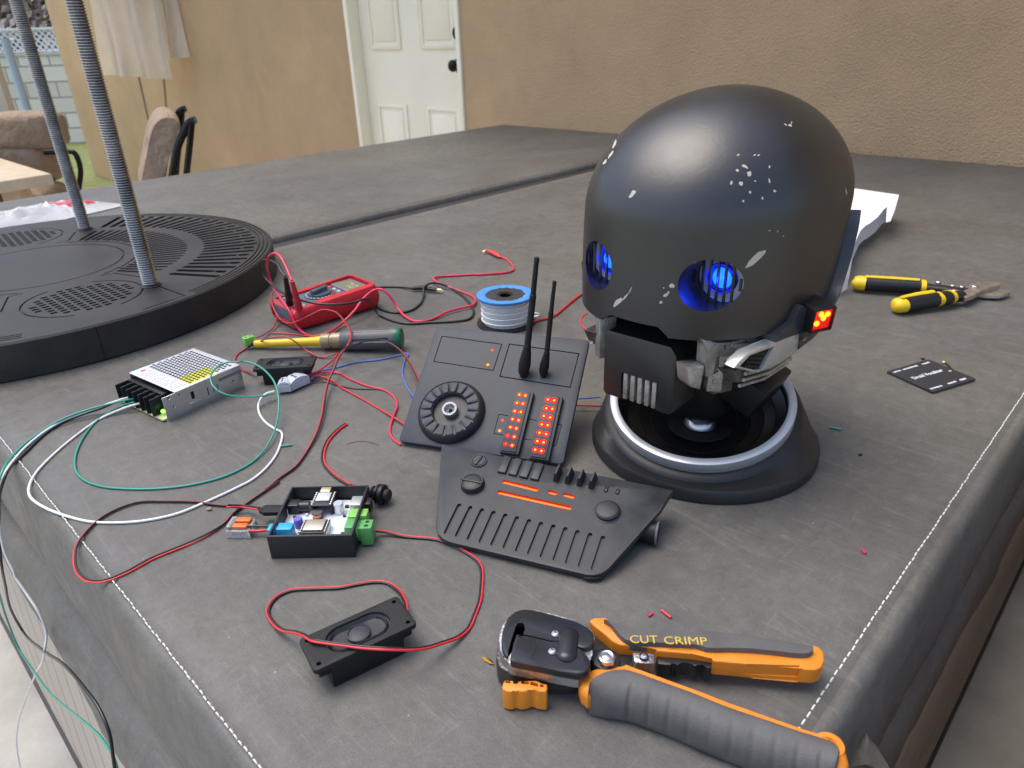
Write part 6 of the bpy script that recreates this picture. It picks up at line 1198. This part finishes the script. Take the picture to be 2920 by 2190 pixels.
q = MB(); q.tube([Vector(fn.z('N', u, v, .0238)) for u, v in ((600, 1208), (900, 1225), (1150, 1242))], [.0035, .0042, .0035], 8, flat=.5); q.build('upper_stripe', SY, sn)
bar('upper_arm', [(1195, 1314, .012), (1400, 1335, .012), (1560, 1360, .012), (1640, 1350, .012)], [.0095, .0085, .009, .006], SB_, .6)
bar('lower_handle_tip', [(882, 1505, .012), (890, 1505, .012), (920, 1503, .012), (985, 1495, .012)], [.005, .009, .0125, .0132], SY); bar('lower_handle', [(980, 1495, .012), (1150, 1468, .013), (1310, 1440, .014)], [.0125, .0125, .0122], SB_, .9, 10); bar('lower_handle_ring', [(1300, 1442, .014), (1350, 1432, .014)], [.0128, .0122], SY)
bar('lower_arm', [(1345, 1432, .014), (1420, 1425, .014), (1470, 1415, .013), (1580, 1405, .012)], [.0125, .0125, .0108, .009], SB_); bar('lower_ring', [(1432, 1418, .0145), (1462, 1413, .0140)], [.0128, .0120], SY)
q = MB(); q.tube([Vector(fn.z('N', u, v, .0240)) for u, v in ((960, 1420), (1130, 1385), (1290, 1362))], [.003, .0042, .0045], 8, flat=.5); q.build('lower_stripe', SY, sn)
for key_, pts, z0, z1 in (('upper_blade', [(1600, 1330), (1660, 1280), (1740, 1258), (1850, 1258), (1975, 1268), (1975, 1290), (1880, 1318), (1780, 1345), (1700, 1400), (1620, 1425), (1590, 1400)], .010, .0155), ('lower_blade', [(1640, 1380), (1740, 1330), (1850, 1335), (1960, 1335), (2075, 1345), (2072, 1370), (1960, 1395), (1850, 1392), (1760, 1380), (1690, 1400)], .004, .0095)):
    q = MB(); q.prism(fn.poly('N', pts, z1), z0, z1, .0008); q.build(key_, mat('blade_steel', (.50, .46, .40), .35, .85, noise_=(90, .25)), sn)
for u, v, r, z in ((1345, 1255, .0042, .020), (1492, 1290, .0040, .019), (1585, 1302, .0038, .018), (1512, 1342, .0046, .021), (1715, 1297, .0050, .0185)):
    p = fn.z('N', u, v, z); q = MB(); q.cyl((p[0], p[1], z-.006), (p[0], p[1], z), r, n=14, bev=.0008); q.build('bolt', SIL, sn)

# ---- printed lid card
fc = Fr((.4591, .6808, 0), .4092); cd_ = thing('printed_lid', 'small black plastic lid printed Droid Vocalizer on the right of the cover', 'lid', fc.M); CW, CH = .0693, .060
q = MB(); q.prism(bev_poly(0, 0, CW, CH, .0015, 3), .0003, .0031, .0003); c_ = MB(); c_.prism(stadium((CW+.002, CH-.021), (CW-.0012, CH-.021), .0012, 4), -.001, .005); q.build('lid_plate', mat('lid_black', (.026, .028, .034), .45, bump=(600, .1)), cd_, cut=c_)
TXT = mat('white_print', (.80, .81, .84), .5)
def tx(s, x, y, size, al='LEFT', sx=1): text('lettering', s, size, TXT, cd_, Matrix.Translation((x, y, .00325)) @ Matrix.Diagonal((sx, 1, 1, 1)), extrude=.00008, align=al, bold=.00012)
tx('Droid Vocalizer', .0085, .0325, .0080, sx=.93); tx('24', .0600, .0265, .0035)
tx('LINE IN', .0030, .0535, .0035); tx('LINE HEADPHONE', .0185, .0535, .0035, sx=.82); tx('AUDIO', .0500, .0535, .0040)
tx('POWER IN', .0030, .0055, .0038); tx('ON/OFF', .0300, .0055, .0038); tx('RESET', .0500, .0055, .0040)
a = fc.z('cd', 880, 120, .003); q = MB(); q.cyl((a[0], a[1], .003), (a[0], a[1], .0042), .0022, n=10); q.build('corner_post', BLK1, cd_)
q = MB(); P = [GZ('cd', 1560, 350, .002), GZ('cd', 1470, 270, .0015), GZ('cd', 1410, 215, .0015), GZ('cd', 1385, 190, .002)]; q.tube(spline(P), .0007, 6); at_ = thing('antenna_lead', 'thin black antenna lead with a gold tip behind the printed lid', 'cable'); q.build('lead', BLK1, at_); q = MB(); q.ball(GZ('cd', 1358, 178, .002), .0024, (1, 1, .7), n=12, m=6); q.build('gold_tip', mat('gold_tip', (.72, .58, .25), .3, .8), at_)

# ---- white cardboard tray behind the head
o_ = GZ('N', 420, 1200, 0); I_ = Matrix.Translation(-o_); wt = thing('cardboard_tray', 'white folded cardboard tray standing behind the robot head', 'tray', Matrix.Translation(o_)); WC = mat('white_card', (.80, .81, .83), .6, noise_=(20, .03))
PZ = [(150, 290, .052), (455, 312, .052), (700, 348, .052), (940, 382, .052), (895, 540, .044), (850, 650, .036), (805, 660, .036), (812, 580, .042), (818, 502, .046), (780, 535, .045), (720, 610, .044), (640, 675, .043), (600, 695, .043), (545, 750, .042), (500, 850, .041), (460, 940, .040), (430, 1028, .040), (200, 1035, .040)]
q = MB(); f_ = q.bm.faces.new([q.v(I_ @ GZ('N', *p)) for p in PZ]); bmesh.ops.triangulate(q.bm, faces=[f_]); bmesh.ops.solidify(q.bm, geom=q.bm.faces[:], thickness=.0012); q.build('flap', WC, wt, 30)
q = MB(); top_ = [I_ @ GZ('N', *p) for p in PZ[8:17]]; rows = [top_, [Vector((p.x+.002, p.y, .018)) for p in top_]]; q.grid(rows); bmesh.ops.solidify(q.bm, geom=q.bm.faces[:], thickness=.001); q.build('side_wall', WC, wt)
q = MB(); a = GZ('N', 465, 1038, .040); b_ = GZ('N', 408, 1340, 0); c_ = GZ('N', 270, 1412, 0); e_ = Vector((c_.x, c_.y, .040)); rows = [[I_ @ a, I_ @ e_, I_ @ Vector((e_.x-.08, e_.y+.01, .04))], [I_ @ b_, I_ @ c_, I_ @ Vector((c_.x-.08, c_.y+.01, 0))]]; q.grid(rows); bmesh.ops.solidify(q.bm, geom=q.bm.faces[:], thickness=.0015); q.build('front_wall', WC, wt)
